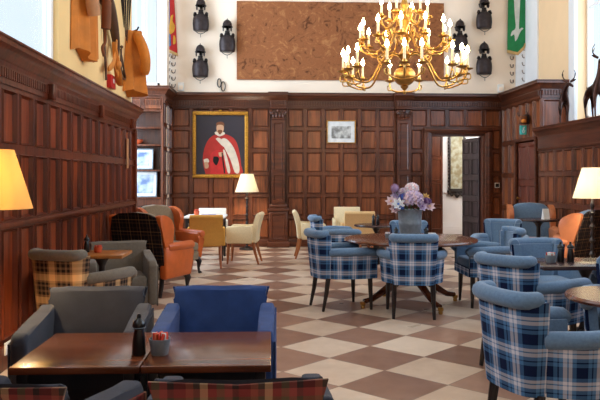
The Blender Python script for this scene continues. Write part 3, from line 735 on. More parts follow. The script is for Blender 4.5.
pedestal_table('small dark pedestal table beside the pale blue wing chair', (3.95, 10.15), .30, .80, M['dark_table'], M['black_wood'])
square_table('white topped table below the portrait', -1.45, -.76, 11.82, 12.6, .75, M['paper'], M['black_wood'])

# ------------------------------------------------------------------ floor lamps
def floor_lamp(label, loc, h, rs, shade, power, col):
    t = thing('floor_lamp', label, 'lamp', loc, 0, 'floor lamps with turned poles')
    mb = MB(); mb.lathe([(0, 0), (.15, 0), (.155, .015), (.14, .03), (.08, .045), (.05, .06), (0, .06)], M['black_wood'], 28); mb.build('base', t)
    pr = [(0, .05), (.04, .05)]; z = .08; top = h-.34; i = 0
    while z < top-.06:
        pr += [(.016, z), (.034 if i % 2 else .026, z+.035), (.016, z+.07)]; z += .08; i += 1
    pr += [(.012, top), (.012, h-.02), (0, h-.02)]
    mb = MB(); mb.lathe(pr, M['black_wood'], 16); mb.build('pole', t)
    mb = MB(); mb.lathe([(rs, h-.355), (rs*.52, h), (rs*.52-.004, h), (rs-.004, h-.355), (rs, h-.355)], shade, 40); mb.build('lamp_shade', t)
    mb = MB(); mb.ball((0.05, 0, h-.2), .03, M['bulb'], 12, 1.2); mb.tube([(0, 0, h-.26), (.05, 0, h-.26), (.05, 0, h-.225)], .012, M['brass'], 8); mb.build('bulb', t)
    d = bpy.data.lights.new('lamp_glow', 'POINT'); d.energy = power; d.color = col; d.shadow_soft_size = .05
    o = bpy.data.objects.new('lamp_glow', d); C.objects.link(o); o.parent = t; o.location = (-.03, 0, h-.19)
    return t
floor_lamp('floor lamp with lit cream shade in front of the back panelling', (-.45, 13.75, 0), 1.48, .235, M['shade'], 40, (1, .88, .68))
floor_lamp('floor lamp with cream shade at the right edge behind the tan wing chair', (3.74, 7.98, 0), 1.52, .215, M['shade'], 40, (1, .92, .78))
floor_lamp('floor lamp with glowing yellow shade at the left edge', (-1.66, 4.28, 0), 1.57, .225, M['shade_yellow'], 85, (1, .78, .46))

# ------------------------------------------------------------------ things on the tables
def mill(label, loc, h=.17, s=1.0):
    t = thing('pepper_mill', label, 'pepper mill', loc, 0, 'dark pepper and salt mills')
    mb = MB(); r = .027*s; mb.lathe([(0, 0), (r, 0), (r*1.05, h*.04), (r*.95, h*.35), (r*.72, h*.58), (r*.66, h*.62), (r*.9, h*.66), (0, h*.67)], M['black'], 18); mb.build('body', t)
    mb = MB(); mb.lathe([(0, h*.67), (r*.95, h*.675), (r, h*.72), (r*.85, h*.80), (r*.5, h*.86), (r*.3, h*.90), (r*.32, h*.94), (r*.2, h), (0, h)], M['black'], 18); mb.build('cap', t)
    mb = MB(); mb.lathe([(r*.92, h*.655), (r*1.0, h*.66), (r*1.0, h*.675), (r*.92, h*.68)], M['zinc'], 18); mb.build('collar', t)
mill('tall dark pepper mill on the front table next to the sachet pot', (-.608, 3.28, .58), .19, 1.15)
mill('left one of two dark mills on the dark square table', (2.32, 5.50, .73), .16)
mill('right one of two dark mills on the dark square table', (2.405, 5.51, .73), .16)
mill('dark mill on the round table just left of the flower vase', (1.37, 7.56, .74), .13)
mill('dark mill on the round table just right of the flower vase', (1.70, 7.56, .74), .13)
mill('left mill on the small table in front of the cream armchairs', (1.55, 10.44, .70), .16, .9)
mill('right mill on the small table in front of the cream armchairs', (1.62, 10.46, .70), .16, .9)
mill('dark mill by the wall on the small golden table', (-1.68, 6.50, .72), .16)
def pot(label, loc, r, h, m, fill, name='sachet_pot', cat='pot', fname='sachet'):
    t = thing(name, label, cat, loc)
    mb = MB(); mb.lathe([(0, 0), (r*.75, 0), (r*.8, .004), (r, h), (r*.92, h), (r*.74, .012), (0, .012)], m, 22); mb.build('bowl', t)
    for k in range(12):
        a = k*2.4; rr = r*.62*math.sqrt((k+.5)/12); mb = MB()
        rot = Matrix.Rotation(a, 3, 'Z') @ Matrix.Rotation(R(random.uniform(-25, 25)), 3, 'X')
        mb.box((rr*math.cos(a), rr*math.sin(a), h*.95), (r*.55, r*.16, h*.8), fill[k % len(fill)], .002, 1, rot); mb.build(fname, t)
pot('grey pot of red and white sachets on the front table', (-.512, 3.28, .58), .05, .075, M['zinc'], [M['sachet_red'], M['paper'], M['sachet_red'], M['terracotta']])
pot('blue grey bowl of orange and red sachets on the dark square table', (2.225, 5.46, .73), .045, .06, M['zinc'], [M['sachet_red'], M['paper'], M['terracotta']])
pot('small orange pot on the golden table by the left panelling', (-1.57, 6.47, .72), .04, .05, M['terracotta'], [M['sachet_red'], M['terracotta']])
pot('small pot of pink and white sachets left of the flower vase', (1.29, 7.62, .74), .035, .05, M['zinc'], [M['pink'], M['paper'], M['lilac']])
pot('small orange red pot on the white table below the portrait', (-1.27, 12.2, .75), .05, .08, M['terracotta'], [M['sachet_red'], M['terracotta']])
mb = MB(); mb.box((0, 0, .01), (.24, .18, .02), M['blue_book'], .003); tag(mb.build('menu', None, (-1.05, 12.12, .75), (0, 0, .2)), 'blue covered menu lying on the white table', 'menu')
mb = MB(); mb.prism([(-.05, 0), (.05, 0), (.005, .15), (-.005, .15)], 'X', -.045, .045, M['paper']); tag(mb.build('menu_card', None, (4.03, 10.08, .80)), 'white folded menu card on the small table beside the wing chairs', 'menu card')
mb = MB(); mb.lathe([(0, 0), (.03, 0), (.045, .05), (.04, .055), (.027, .008), (0, .008)], M['plastic_white'], 20); tag(mb.build('sugar_bowl', None, (1.78, 7.64, .74)), 'small white bowl on the round table right of the flower vase', 'bowl')

# vase and flowers
VX, VY = 1.55, 7.70
t = thing('flower_vase', 'grey zinc bucket vase in the middle of the large round table', 'vase', (VX, VY, .74))
mb = MB(); mb.lathe([(0, 0), (.105, 0), (.108, .01), (.122, .14), (.128, .155), (.124, .17), (.135, .30), (.14, .31), (.13, .315), (.12, .30), (.10, .012), (0, .012)], M['zinc'], 36); mb.build('bucket', t)
def petal(mb, c, d, up, l, w_, m):
    d = d.normalized(); s = d.cross(up); s = s.normalized() if s.length > 1e-4 else Vector((1, 0, 0)); n = s.cross(d)
    p = [c, c+d*l*.5+s*w_*.5+n*l*.06, c+d*l+n*l*.18, c+d*l*.5-s*w_*.5+n*l*.06]; mid = c+d*l*.55-n*l*.05
    V = [mb.v(*q) for q in p]; mv = mb.v(*mid)
    for i in range(4): mb.face([V[i], V[(i+1) % 4], mv], m)
def flower(kind, label, px, pz, dy, r, m, m2=None):
    """px, pz offset of the head from the vase axis and rim"""
    px *= .84; head = Vector((px, dy, pz)); root = Vector((px*.25, dy*.25, .25))
    t = thing('flower', label, 'flower', (VX, VY, .74), 0, 'cut flowers in the zinc vase')
    mb = MB(); mid = (root+head)/2+Vector((px*.08, 0, .03)); mb.tube([root, mid, head], .005, M['green_leaf'], 6)
    for k in range(2):
        q = root.lerp(head, .45+.25*k); petal(mb, q, Vector((math.cos(k*3+px*20), math.sin(k*3), .4)), Vector((0, 0, 1)), .08, .035, M['green_leaf'])
    mb.build('stem', t)
    mb = MB()
    if kind == 'ball':
        mb.ball(head, r*.8, m, 14)
        for k in range(120):
            z = 1-2*(k+.5)/120; a = k*2.39996; q = math.sqrt(1-z*z); d = Vector((q*math.cos(a), q*math.sin(a), z)); petal(mb, head+d*r*.7, d+Vector((.2, .1, 0)), Vector((0, 0, 1)), r*.42, r*.2, m)
    elif kind == 'mop':
        for k in range(70):
            z = 1-1.6*(k+.5)/70; a = k*2.39996; q = math.sqrt(max(0, 1-z*z)); d = Vector((q*math.cos(a), q*math.sin(a), z)); c = head+Vector((d.x, d.y, d.z*.75))*r*.8
            for j in range(4):
                e = d.cross(Vector((.3, .5, .8))).normalized(); e = Matrix.Rotation(j*PI/2+k, 3, d) @ e; petal(mb, c, e+d*.35, d, r*.3, r*.25, m2 if (m2 and k % 3 == 0) else m)
    else:
        ax = Vector((px*1.5, -1, .5)).normalized()
        for ring, (n, tilt, l) in enumerate(((7, .25, 1), (6, .7, .75), (5, 1.3, .5))):
            for j in range(n):
                e = ax.cross(Vector((0, .2, 1))).normalized(); e = Matrix.Rotation(j*2*PI/n+ring*.4, 3, ax) @ e; petal(mb, head, e+ax*tilt, ax, r*l, r*.55*l, m)
        mb.ball(head+ax*r*.15, r*.16, m2 or M['petal_yellow'], 8)
    mb.build('blossom', t)
for a in (('ball', 'round mauve ball flower standing tall on the left of the vase', -.205, .545, -.02, .052, M['mauve']),
          ('mop', 'large lilac mophead bloom in the centre of the vase', .02, .43, -.08, .125, M['lilac'], M['pink']),
          ('mop', 'pale pink mophead bloom at the top of the arrangement', .035, .545, .04, .085, M['pink'], M['petal_white']),
          ('star', 'white open flower with blue heart low on the left', -.175, .37, -.10, .085, M['petal_white'], M['petal_blue']),
          ('mop', 'blue cluster flower between the white bloom and the lilac mophead', -.10, .45, -.05, .055, M['petal_blue'], M['plum']),
          ('mop', 'small blue cluster under the white flower', -.14, .335, -.11, .035, M['petal_blue']),
          ('star', 'pink pointed flower sticking out at the far left', -.255, .40, -.03, .075, M['pink']),
          ('star', 'mauve flower above the white bloom on the left', -.19, .46, .0, .07, M['lilac'], M['mauve']),
          ('star', 'yellow tinted flower on the upper right of the vase', .20, .45, -.03, .05, M['petal_yellow']),
          ('mop', 'plum purple cluster on the right of the vase', .21, .40, -.04, .06, M['plum'], M['mauve']),
          ('star', 'pale pink flower drooping at the lower right', .24, .345, -.06, .075, M['pink'], M['petal_yellow']),
          ('star', 'lilac flower hanging over the vase rim at the right', .13, .345, -.12, .07, M['lilac'], M['plum']),
          ('mop', 'pale lilac cluster at the back of the arrangement', -.06, .50, .07, .07, M['lilac'], M['petal_white']),
          ('star', 'pink flower low at the left rim of the vase', -.21, .315, -.05, .07, M['pink'], M['plum'])): flower(*a)

# ------------------------------------------------------------------ chandelier
CX, CY = 1.45, 7.5
t = thing('chandelier', 'large brass chandelier with lit candles above the round table', 'chandelier', (CX, CY, 0))
mb = MB()
def zz(y): return 1.4+(178-y)*7.55/700
mb.ball((0, 0, 2.50), .118, M['brass'], 32, .92); mb.build('globe', t)
mb = MB(); mb.lathe([(0, 2.30), (.012, 2.305), (.02, 2.325), (.012, 2.345), (.03, 2.365), (.045, 2.385), (.03, 2.40), (0, 2.41)], M['brass'], 20); mb.build('finial', t)
mb = MB(); mb.lathe([(0, 2.60), (.07, 2.60), (.05, 2.63), (.035, 2.66), (.06, 2.70), (.075, 2.73), (.04, 2.77), (.03, 2.82), (.055, 2.87), (.07, 2.90), (.035, 2.94), (.028, 3.0), (.05, 3.06), (.065, 3.10), (.035, 3.14), (.025, 3.2), (.05, 3.26), (.03, 3.31), (.022, 3.36), (0, 3.37)], M['brass'], 24); mb.build('stem', t)
def arm_mesh(r, zc, zs):
    """S scroll from the stem down and out to a pan at radius r, height zc; zs height at the stem"""
    mb = MB()
    low = min(zs, zc)-.13
    P = smooth_path([(.05, 0, zs), (r*.22, 0, zs+.045), (r*.42, 0, zs-.06), (r*.62, 0, low+.03), (r*.82, 0, low+.02), (r*.97, 0, zc-.06), (r, 0, zc)], 5)
    mb.tube(P, [.0105]*len(P), M['brass'], 8)
    P2 = smooth_path([(r*.97, 0, zc-.05), (r*1.07, 0, zc-.07), (r*1.08, 0, zc-.03), (r*1.04, 0, zc-.025)], 4); mb.tube(P2, .008, M['brass'], 6)
    P3 = smooth_path([(r*.42, 0, zs-.06), (r*.5, 0, zs+.02), (r*.44, 0, zs+.06), (r*.38, 0, zs+.03)], 4); mb.tube(P3, .009, M['brass'], 6)
    mb.lathe([(0, zc-.01), (.02, zc-.01), (.058, zc+.006), (.06, zc+.012), (.02, zc+.008), (.022, zc+.03), (.017, zc+.045), (0, zc+.045)], M['brass'], 18, (r, 0, 0)); return mb
first = {}
def candle_at(o, x, y, zc, ch):
    mb = MB(); mb.lathe([(0, zc+.04), (.0135, zc+.04), (.0125, zc+ch), (.006, zc+ch+.006), (0, zc+ch+.008)], M['candle'], 12, (x, y, 0)); a = mb.build('candle', o)
    mb = MB(); mb.lathe([(0, zc+ch+.006), (.015, zc+ch+.018), (.022, zc+ch+.036), (.014, zc+ch+.066), (0, zc+ch+.095)], M['flame'], 12, (x, y, 0)); return [a, mb.build('flame', o)]
def ring(o, subs, n, a0):
    o.rotation_euler = (0, 0, a0)
    for k in range(1, n):
        c = o.copy(); C.objects.link(c); c.parent = t; c.rotation_euler = (0, 0, a0+k*2*PI/n)
        for q in subs: d = q.copy(); C.objects.link(d); d.parent = c
def tier(n, r, zc, zs, a0, ch):
    o = arm_mesh(r, zc, zs).build('arm', t); ring(o, candle_at(o, r, 0, zc, ch), n, a0)
def branch_tier(n, r, zc, zs, a0, ch, sp):
    """main arms that fork into three pans each"""
    mb = arm_mesh(r, zc, zs); subs = []
    for s in (-1, 1):
        x, y = r*.97, s*sp
        mb.tube(smooth_path([(r*.80, 0, zc-.135), (r*.84, y*.5, zc-.13), (r*.93, y*.95, zc-.09), (x, y, zc)], 5), .009, M['brass'], 8)
        mb.tube(smooth_path([(r*.9, y*.8, zc-.10), (r*1.0, y*1.1, zc-.10), (r*1.0, y*1.15, zc-.05), (r*.97, y*1.08, zc-.05)], 4), .007, M['brass'], 6)
        mb.lathe([(0, zc-.01), (.02, zc-.01), (.058, zc+.006), (.06, zc+.012), (.02, zc+.008), (.022, zc+.03), (.017, zc+.045), (0, zc+.045)], M['brass'], 18, (x, y, 0))
    o = mb.build('arm', t); subs = candle_at(o, r, 0, zc, ch)+candle_at(o, r*.97, -sp, zc, ch)+candle_at(o, r*.97, sp, zc, ch); ring(o, subs, n, a0)
branch_tier(6, .67, 2.53, 2.70, R(-101), .16, .17)
tier(12, .48, 2.86, 2.93, R(-75), .14)
tier(6, .25, 3.13, 3.16, R(-60), .13)
mb = MB()
for k in range(60):
    z = 3.37+k*.06; a = k % 2
    P = [(.02*math.cos(q)*(1-a), .02*math.cos(q)*a, z+.035+.036*math.sin(q)) for q in [i*2*PI/10 for i in range(11)]]
    mb.tube(P, .005, M['brass'], 5, False)
    if z > 6.9: break
mb.build('chain', t)

# ------------------------------------------------------------------ pictures and wall hangings, back wall
WY = BY-.002
def frame(mb, x0, x1, z0, z1, wd, dp, m, y):
    for (a, b, c, d) in ((x0, x1, z0, z0+wd), (x0, x1, z1-wd, z1), (x0, x0+wd, z0+wd, z1-wd), (x1-wd, x1, z0+wd, z1-wd)):
        mb.box(((a+b)/2, y-dp/2, (c+d)/2), (b-a, dp, d-c), m, min(wd, dp)*.3, 2)
t = thing('portrait_painting', 'gilt framed portrait of a man in red robes on the back panelling', 'painting', (-1.005, BY-.012, 2.075), 0)
mb = MB(); frame(mb, -.565, .565, -.675, .675, .075, .06, M['gilt'], 0)
for i in range(14):
    for s in (-1, 1): mb.ball((-.5+i*.077, -.055, s*.637), .014, M['gilt'], 6)
for i in range(17):
    for s in (-1, 1): mb.ball((s*.527, -.055, -.6+i*.075), .014, M['gilt'], 6)
mb.ball((0, -.04, .69), .04, M['gilt'], 10, .5); mb.build('picture_frame', t)
mb = MB(); mb.box((0, -.01, 0), (1.0, .016, 1.22), M['canvas_dark'])
lay = [.0185]
def paint(pts, m):
    lay[0] += .0006; mb.quad([(p[0], -lay[0], p[1]) for p in pts], m) if len(pts) == 4 else mb.face([mb.v(p[0], -lay[0], p[1]) for p in pts], m)
def sm(pts): return [tuple(p) for p in smooth_path(pts+[pts[0]], 3)[:-1]]
paint(sm([(-.30, -.60), (-.36, -.30), (-.30, .0), (-.16, .18), (.06, .22), (.26, .14), (.36, -.05), (.42, -.42), (.40, -.60)]), M['robe_red'])
paint(sm([(-.20, -.60), (-.20, -.2), (-.02, -.10), (.12, -.22), (.14, -.6)]), M['red'])
paint(sm([(.02, .12), (.12, .12), (.27, -.06), (.37, -.36), (.38, -.56), (.29, -.56), (.20, -.30), (.08, -.06)]), M['lace'])
paint(sm([(-.10, .12), (-.02, .14), (.12, .0), (.06, -.04)]), M['lace'])
paint(sm([(.05, -.10), (.10, -.14), (.20, -.52), (.14, -.55)]), M['lace'])
paint(sm([(-.34, -.30), (-.26, -.28), (-.23, -.35), (-.32, -.38)]), M['lace'])
paint(sm([(-.33, -.36), (-.26, -.35), (-.24, -.46), (-.31, -.48)]), M['skin'])
paint(sm([(-.04, -.16), (.04, -.15), (.06, -.22), (-.02, -.24)]), M['skin'])
paint(sm([(-.14, -.24), (-.06, -.24), (-.03, -.30), (-.08, -.42), (-.15, -.34)]), M['black'])
paint([(.02, -.16), (.045, -.16), (.10, -.58), (.07, -.58)], M['black'])
paint(sm([(-.11, .22), (-.02, .17), (.08, .21), (.08, .25), (-.02, .27), (-.11, .26)]), M['lace'])
paint(sm([(-.075, .27), (-.01, .22), (.055, .27), (.065, .38), (.0, .43), (-.075, .38)]), M['skin'])
paint(sm([(-.085, .36), (-.06, .40), (.04, .40), (.075, .36), (.07, .44), (.0, .47), (-.08, .44)]), M['buff_dark'])
paint(sm([(-.06, .27), (-.01, .205), (.04, .27), (.02, .30), (-.04, .30)]), M['buff_dark'])
mb.build('canvas', t, smooth=False)
t = thing('framed_engraving', 'small framed landscape engraving with pale mount on the back panelling', 'picture', (1.455, BY-.012, 2.345))
mb = MB(); frame(mb, -.295, .295, -.235, .235, .018, .03, M['gilt'], 0); mb.build('picture_frame', t)
mb = MB(); mb.box((0, -.008, 0), (.56, .012, .44), M['paper']); mb.build('mount', t)
mb = MB(); mb.box((0, -.0155, -.01), (.40, .002, .25), M['etching']); mb.build('print', t)
t = MB()
nx, nz = 40, 16; W0, W1, Z0, Z1 = -.675, 3.58, 3.40, 5.0
vs = [[t.v(W0+(W1-W0)*i/nx, -.03-.008*math.sin(i*.9)-.004*math.sin(j*.7+i*.3), Z0+(Z1-Z0)*j/nz) for j in range(nz+1)] for i in range(nx+1)]
vb = [[t.v(W0+(W1-W0)*i/nx, -.012, Z0+(Z1-Z0)*j/nz) for j in (0, nz)] for i in (0, nx)]
for i in range(nx):
    for j in range(nz): t.face([vs[i][j], vs[i+1][j], vs[i+1][j+1], vs[i][j+1]], M['tapestry'])
t.face([vb[0][0], vb[1][0]]+[vs[i][0] for i in range(nx, -1, -1)], M['tapestry']); t.face([vb[0][1], vb[1][1]]+[vs[i][nz] for i in range(nx, -1, -1)], M['tapestry'])
t.face([vb[0][0], vb[0][1]]+[vs[0][j] for j in range(nz, -1, -1)], M['tapestry']); t.face([vb[1][0], vb[1][1]]+[vs[nx][j] for j in range(nz, -1, -1)], M['tapestry']); t.face([vb[0][0], vb[0][1], vb[1][1], vb[1][0]], M['tapestry'])
o = tag(t.build('tapestry', None, (0, BY, 0)), 'large faded brown tapestry hung on the plaster above the panelling', 'tapestry')
def armour(label, x, ztop, proto=[]):
    g = 'half armours hung on the back wall'
    if proto: return dup(proto[0], (x, BY-.14, ztop-.66), 0, label, g)
    t = thing('armour', label, 'armour', (x, BY-.14, ztop-.66), 0, g); proto.append(t)
    mb = MB()   # breastplate: oval section, narrow waist, flared skirt
    pr = [(0, .0), (.14, .0), (.152, .012), (.158, .06), (.165, .14), (.16, .22), (.145, .29), (.115, .325), (.06, .335), (0, .335)]
    mb.lathe(pr, M['steel'], 24, (0, 0, 0), .62)
    for sx in (-1, 1): mb.tube([(sx*.115, -.05, .30), (sx*.115, -.01, .345), (sx*.11, .05, .34)], [.034, .034, .028], M['iron'], 8, True)
    mb.box((0, .09, .17), (.14, .06, .2), M['iron']); mb.build('breastplate', t)
    mb = MB(); mb.lathe([(0, .33), (.065, .33), (.055, .37), (.045, .40), (.05, .42), (0, .42)], M['iron'], 16); mb.build('gorget', t)
    mb = MB()   # helmet with comb, peak and cheek pieces
    mb.lathe([(.105, .50), (.112, .505), (.095, .52), (.09, .57), (.07, .615), (.035, .645), (0, .655)], M['steel'], 20, (0, 0, 0), 1.15)
    mb.prism([(-.10, .57), (.10, .57), (.07, .64), (.0, .68), (-.07, .65)], 'X', -.006, .006, M['steel'])
    for sx in (-1, 1): mb.prism([(-.08, .44), (-.02, .415), (.05, .45), (.06, .52), (-.07, .52)], 'X', sx*.07, sx*.088, M['steel'])
    mb.prism([(-.14, .505), (.0, .52), (.0, .53), (-.13, .515)], 'X', -.08, .08, M['steel']); mb.box((0, .09, .5), (.05, .1, .1), M['iron']); mb.build('helmet', t)
    mb = MB(); mb.tube(smooth_path([(-.12, -.03, .0), (-.06, -.05, -.05), (0, -.05, -.07), (.06, -.05, -.05), (.12, -.03, .0)], 4), .006, M['iron'], 6); mb.tube([(0, -.05, -.07), (0, -.05, -.14)], .005, M['iron'], 6); mb.build('strap', t)
    return t
for lab, x, z in (('upper left one of three half armours left of the tapestry', -1.39, 5.02), ('half armour closest to the tapestry on its left', -.86, 4.60), ('lower left one of three half armours left of the tapestry', -1.40, 4.09),
                  ('half armour partly behind the chandelier right of the tapestry', 3.88, 4.64), ('upper half armour between chandelier and green banner', 4.38, 5.12), ('lower half armour between chandelier and green banner', 4.38, 4.18)): armour(lab, x, z)
# shackles
t = thing('shackles', 'pair of iron shackle loops on the plaster below the half armours', 'shackles', (-1.0, BY-.03, 3.28))
for cx, cz, rr in ((-.03, .05, .055), (.05, -.02, .06)):
    mb = MB(); mb.tube([(cx+rr*.7*math.cos(q), 0, cz+rr*1.6*math.sin(q)) for q in [i*2*PI/14 for i in range(15)]], .010, M['iron'], 6, False); mb.build('loop', t)
# banners
def cloth(mb, poly, y0, m, depth=.012, fold=.012): mb.prism(poly, 'Y', y0, y0-depth, m)
t = thing('banner', 'red and blue heraldic banner hanging left of the half armours', 'banner', (-2.0, BY-.02, 4.0))
mb = MB(); mb.prism([(-.10, -.02), (.13, -.10), (.05, 1.2), (-.08, 1.2)], 'Y', 0, -.02, M['banner_red']); mb.build('cloth', t)
mb = MB(); mb.prism([(-.10, .02), (.0, .08), (-.02, .5), (-.03, 1.2), (-.09, 1.2)], 'Y', -.021, -.028, M['banner_blue'])
mb.prism(sm([(-.02, .30), (.06, .36), (.08, .48), (.03, .58), (.05, .70), (-.01, .66), (-.03, .5), (-.05, .4)]), 'Y', -.029, -.034, M['banner_gold'])
mb.prism(sm([(.04, .10), (.09, .12), (.09, .24), (.05, .28)]), 'Y', -.029, -.034, M['banner_gold']); mb.build('emblem', t)
mb = MB(); mb.prism([(-.11, -.03), (.14, -.14), (.135, -.08), (-.105, .03)], 'Y', -.022, -.034, M['fringe']); mb.build('fringe', t)
t = thing('banner', 'green banner with a pale bird figure hanging on the right of the back wall', 'banner', (5.08, BY-.05, 3.98))
mb = MB(); mb.prism([(-.19, .02), (.03, -.02), (.16, .12), (.20, .18), (.20, 1.3), (-.17, 1.3)], 'Y', 0, -.02, M['banner_green']); mb.build('cloth', t)
mb = MB(); mb.prism(sm([(.02, .30), (.08, .44), (.14, .50), (.10, .52), (.05, .50), (.06, .8), (.07, 1.28), (-.05, 1.28), (-.04, .8), (-.02, .52), (-.10, .44), (-.12, .34), (-.05, .38), (-.03, .24)]), 'Y', -.021, -.026, M['banner_grey']); mb.build('emblem', t)
mb = MB(); mb.prism([(-.20, .0), (.03, -.05), (.17, .09), (.20, .20), (.165, .20), (.14, .13), (.02, .01), (-.195, .06)], 'Y', -.022, -.034, M['fringe']); mb.build('fringe', t)
# curved iron hooks in columns
def hook(label, x, z, s, group, proto=[]):
    if proto: r = dup(proto[0], (x, BY-.001, z), 0, label, group); r.scale = (s, 1, 1); return
    t = thing('iron_hook', label, 'hook', (x, BY-.001, z), 0, group); proto.append(t); t.scale = (s, 1, 1)
    mb = MB(); mb.box((-.03, -.012, .01), (.02, .02, .05), M['horn'], .003); mb.build('plate', t)
    mb = MB(); mb.tube(smooth_path([(-.03, -.02, .0), (-.01, -.05, -.035), (.03, -.06, -.035), (.05, -.06, .01), (.045, -.06, .03)], 4), .0085, M['horn'], 6); mb.build('prong', t)
ordn = ['lowest', 'second lowest', 'third lowest', 'fourth lowest', 'fifth lowest', 'sixth lowest', 'seventh lowest', 'eighth lowest', 'ninth lowest']
for c, (x, s, n, nm, z0) in enumerate(((-2.07, 1, 5, 'left column under the red banner', 3.30), (-1.96, 1, 5, 'right column under the red banner', 3.27), (5.0, -1, 4, 'left column under the green banner', 3.40), (5.25, -1, 7, 'column along the green banner', 3.44))):
    for k in range(n): hook('curved iron hook, %s of the %s' % (ordn[k], nm), x, z0+k*(.145 if c < 2 else .16), s, 'hooks in the '+nm)
for lab, x in (('small white wall box below the red and blue banner', -1.80), ('small white wall box below the green banner', 4.76)):
    mb = MB(); mb.box((0, -.03, 0), (.12, .06, .17), M['plastic_white'], .008); mb.box((0, -.063, -.02), (.08, .006, .08), M['plaster'], .002); tag(mb.build('wall_box', None, (x, BY, 3.25)), lab, 'wall box', 'white wall boxes')
# mirror beyond the doorway
t = thing('ornate_mirror', 'tall mirror with carved dark frame on the white wall beyond the doorway', 'mirror', (4.64, 17.23, 1.81))
mb = MB(); mb.box((0, -.012, 0.0), (.36, .016, 1.5), M['foxed']); mb.build('mirror_glass', t)
mb = MB(); frame(mb, -.20, .20, -.72, .78, .045, .04, M['black_wood'], 0)
for i in range(18):
    for s in (-1, 1): mb.ball((s*.20, -.025, -.66+i*.082), .026, M['black_wood'], 7)
for sx in (-1, 1):
    mb.tube(smooth_path([(sx*.02, -.03, -.86), (sx*.08, -.03, -.80), (sx*.13, -.03, -.85), (sx*.18, -.03, -.78), (sx*.21, -.03, -.82), (sx*.22, -.03, -.72)], 4), .024, M['black_wood'], 7)
mb.ball((0, -.03, -.84), .05, M['black_wood'], 10, 1.4); mb.box((0, -.02, -.76), (.34, .03, .08), M['black_wood'], .01); mb.build('mirror_frame', t)
# light switch, exit sign, wall ornament, plaque, socket
t = thing('light_switch', 'square dark switch plate with pale rocker right of the doorway', 'switch', (4.69, BY-.004, 1.25))
mb = MB(); mb.box((0, -.012, 0), (.10, .016, .10), M['plastic_white'], .003); mb.build('plate', t)
mb = MB(); mb.box((0, -.023, 0), (.075, .008, .075), M['black'], .002); mb.build('rocker', t)
t = thing('exit_sign', 'small teal illuminated exit sign above the red door', 'sign', (4.70, 12.82, 2.29), 0)
mb = MB(); mb.box((0, 0, 0), (.12, .04, .17), M['teal'], .004); mb.build('sign_panel', t)
mb = MB(); mb.ball((.012, -.022, .05), .013, M['paper'], 8); mb.box((.0, -.0215, .015), (.022, .004, .05), M['paper']); mb.box((-.014, -.0215, -.03), (.014, .004, .055), M['paper'], 0, 1, Matrix.Rotation(R(-25), 3, 'Y')); mb.box((.016, -.0215, -.03), (.014, .004, .055), M['paper'], 0, 1, Matrix.Rotation(R(25), 3, 'Y')); mb.build('running_figure', t)
t = thing('wall_carving', 'small brown carved animal head mounted above the exit sign', 'carving', (4.70, 12.82, 2.39))
mb = MB(); mb.box((.05, .02, .10), (.09, .20, .17), M['black_wood'], .02); mb.box((-.02, -.03, .09), (.13, .14, .15), M['buff_dark'], .035, 3); mb.box((-.03, -.11, .06), (.08, .10, .07), M['buff'], .025, 3); mb.build('head', t)
for s in (-1, 1): mb = MB(); mb.tube([(-.03+s*.06, -.04, .15), (-.03+s*.085, -.04, .21), (-.03+s*.075, -.04, .25)], [.018, .014, .004], M['horn'], 7); mb.build('ear', t)
mb = MB(); mb.box((.006, 0, 0), (.012, .10, .40), M['buff_pale'], .003); tag(mb.build('wall_plaque', None, (LX+.02, 9.55, 1.73)), 'narrow pale wooden plaque at the far end of the left panelling', 'plaque')
t = thing('wall_socket', 'white double wall socket low on the left panelling', 'socket', (LX+.03, 5.22, .16))
mb = MB(); mb.box((.006, 0, 0), (.014, .15, .09), M['plastic_white'], .004); mb.build('plate', t)
mb = MB(); mb.box((.035, .035, -.005), (.045, .05, .05), M['black'], .008); tag(mb.build('plug', None, (LX+.031, 5.22, .16)), 'black plug pushed into the left wall socket', 'plug')
mb = MB(); mb.tube(smooth_path([(LX+.09, 5.25, .135), (LX+.10, 5.25, .09), (LX+.13, 5.20, .03), (LX+.18, 5.0, .008), (LX+.25, 4.7, .008), (-1.6, 4.4, .008)], 5), .006, M['black'], 6); tag(mb.build('lamp_cord', None), 'black lamp cord trailing from the plug along the floor', 'cord')

# ------------------------------------------------------------------ bay shelves
t = thing('shelf_unit', 'oak shelf unit in the bay corner beyond the left panelling', 'shelf unit', (-2.40, 13.47, 0))
m = M['panel']
mb = MB(); mb.box((0, .17, 1.48), (.78, .03, 2.94), m); mb.box((.365, 0, 1.48), (.05, .34, 2.94), m); mb.box((-.365, 0, 1.48), (.05, .34, 2.94), m); mb.box((0, 0, .5), (.68, .32, 1.0), m)
mb.box((0, -.01, 2.80), (.78, .34, .28), m); panels(mb, (-.39, -.182, 0), (1, 0, 0), (0, -1, 0), [0, .39, .78], [2.66, 2.94], m, .03, 0)
for i in range(14): mb.box((-.35+i*.052, -.19, 2.82), (.026, .02, .09), m)
mb.build('carcass', t)
for z in (1.02, 2.02, 2.35):
    mb = MB(); mb.box((0, -.015, z), (.68, .32, .035), m, .004); mb.build('shelf', t)
for lab, z, h, w_, x in (('framed print with blue window tint on the upper shelf of the bay shelf unit', 1.56, .40, .42, -.02), ('larger framed pale print leaning on the lower shelf in the bay', 1.037, .50, .46, .03)):
    q = thing('framed_print', lab, 'picture', (-2.40+x, 13.36, z), 0); q.rotation_euler = (R(-9), 0, 0)
    mb = MB(); frame(mb, -w_/2, w_/2, 0, h, .025, .025, M['zinc'], 0); mb.build('picture_frame', q)
    mb = MB(); mb.box((0, -.008, h/2), (w_-.04, .01, h-.04), M['paper']); mb.build('mount', q)
    mb = MB(); mb.box((0, -.0145, h/2), (w_-.14, .002, h-.14), M['window_tint_print']); mb.build('print', q)
mb = MB(); mb.box((0, -.015, 1.54), (.68, .32, .03), m, .004); mb.build('shelf', t)
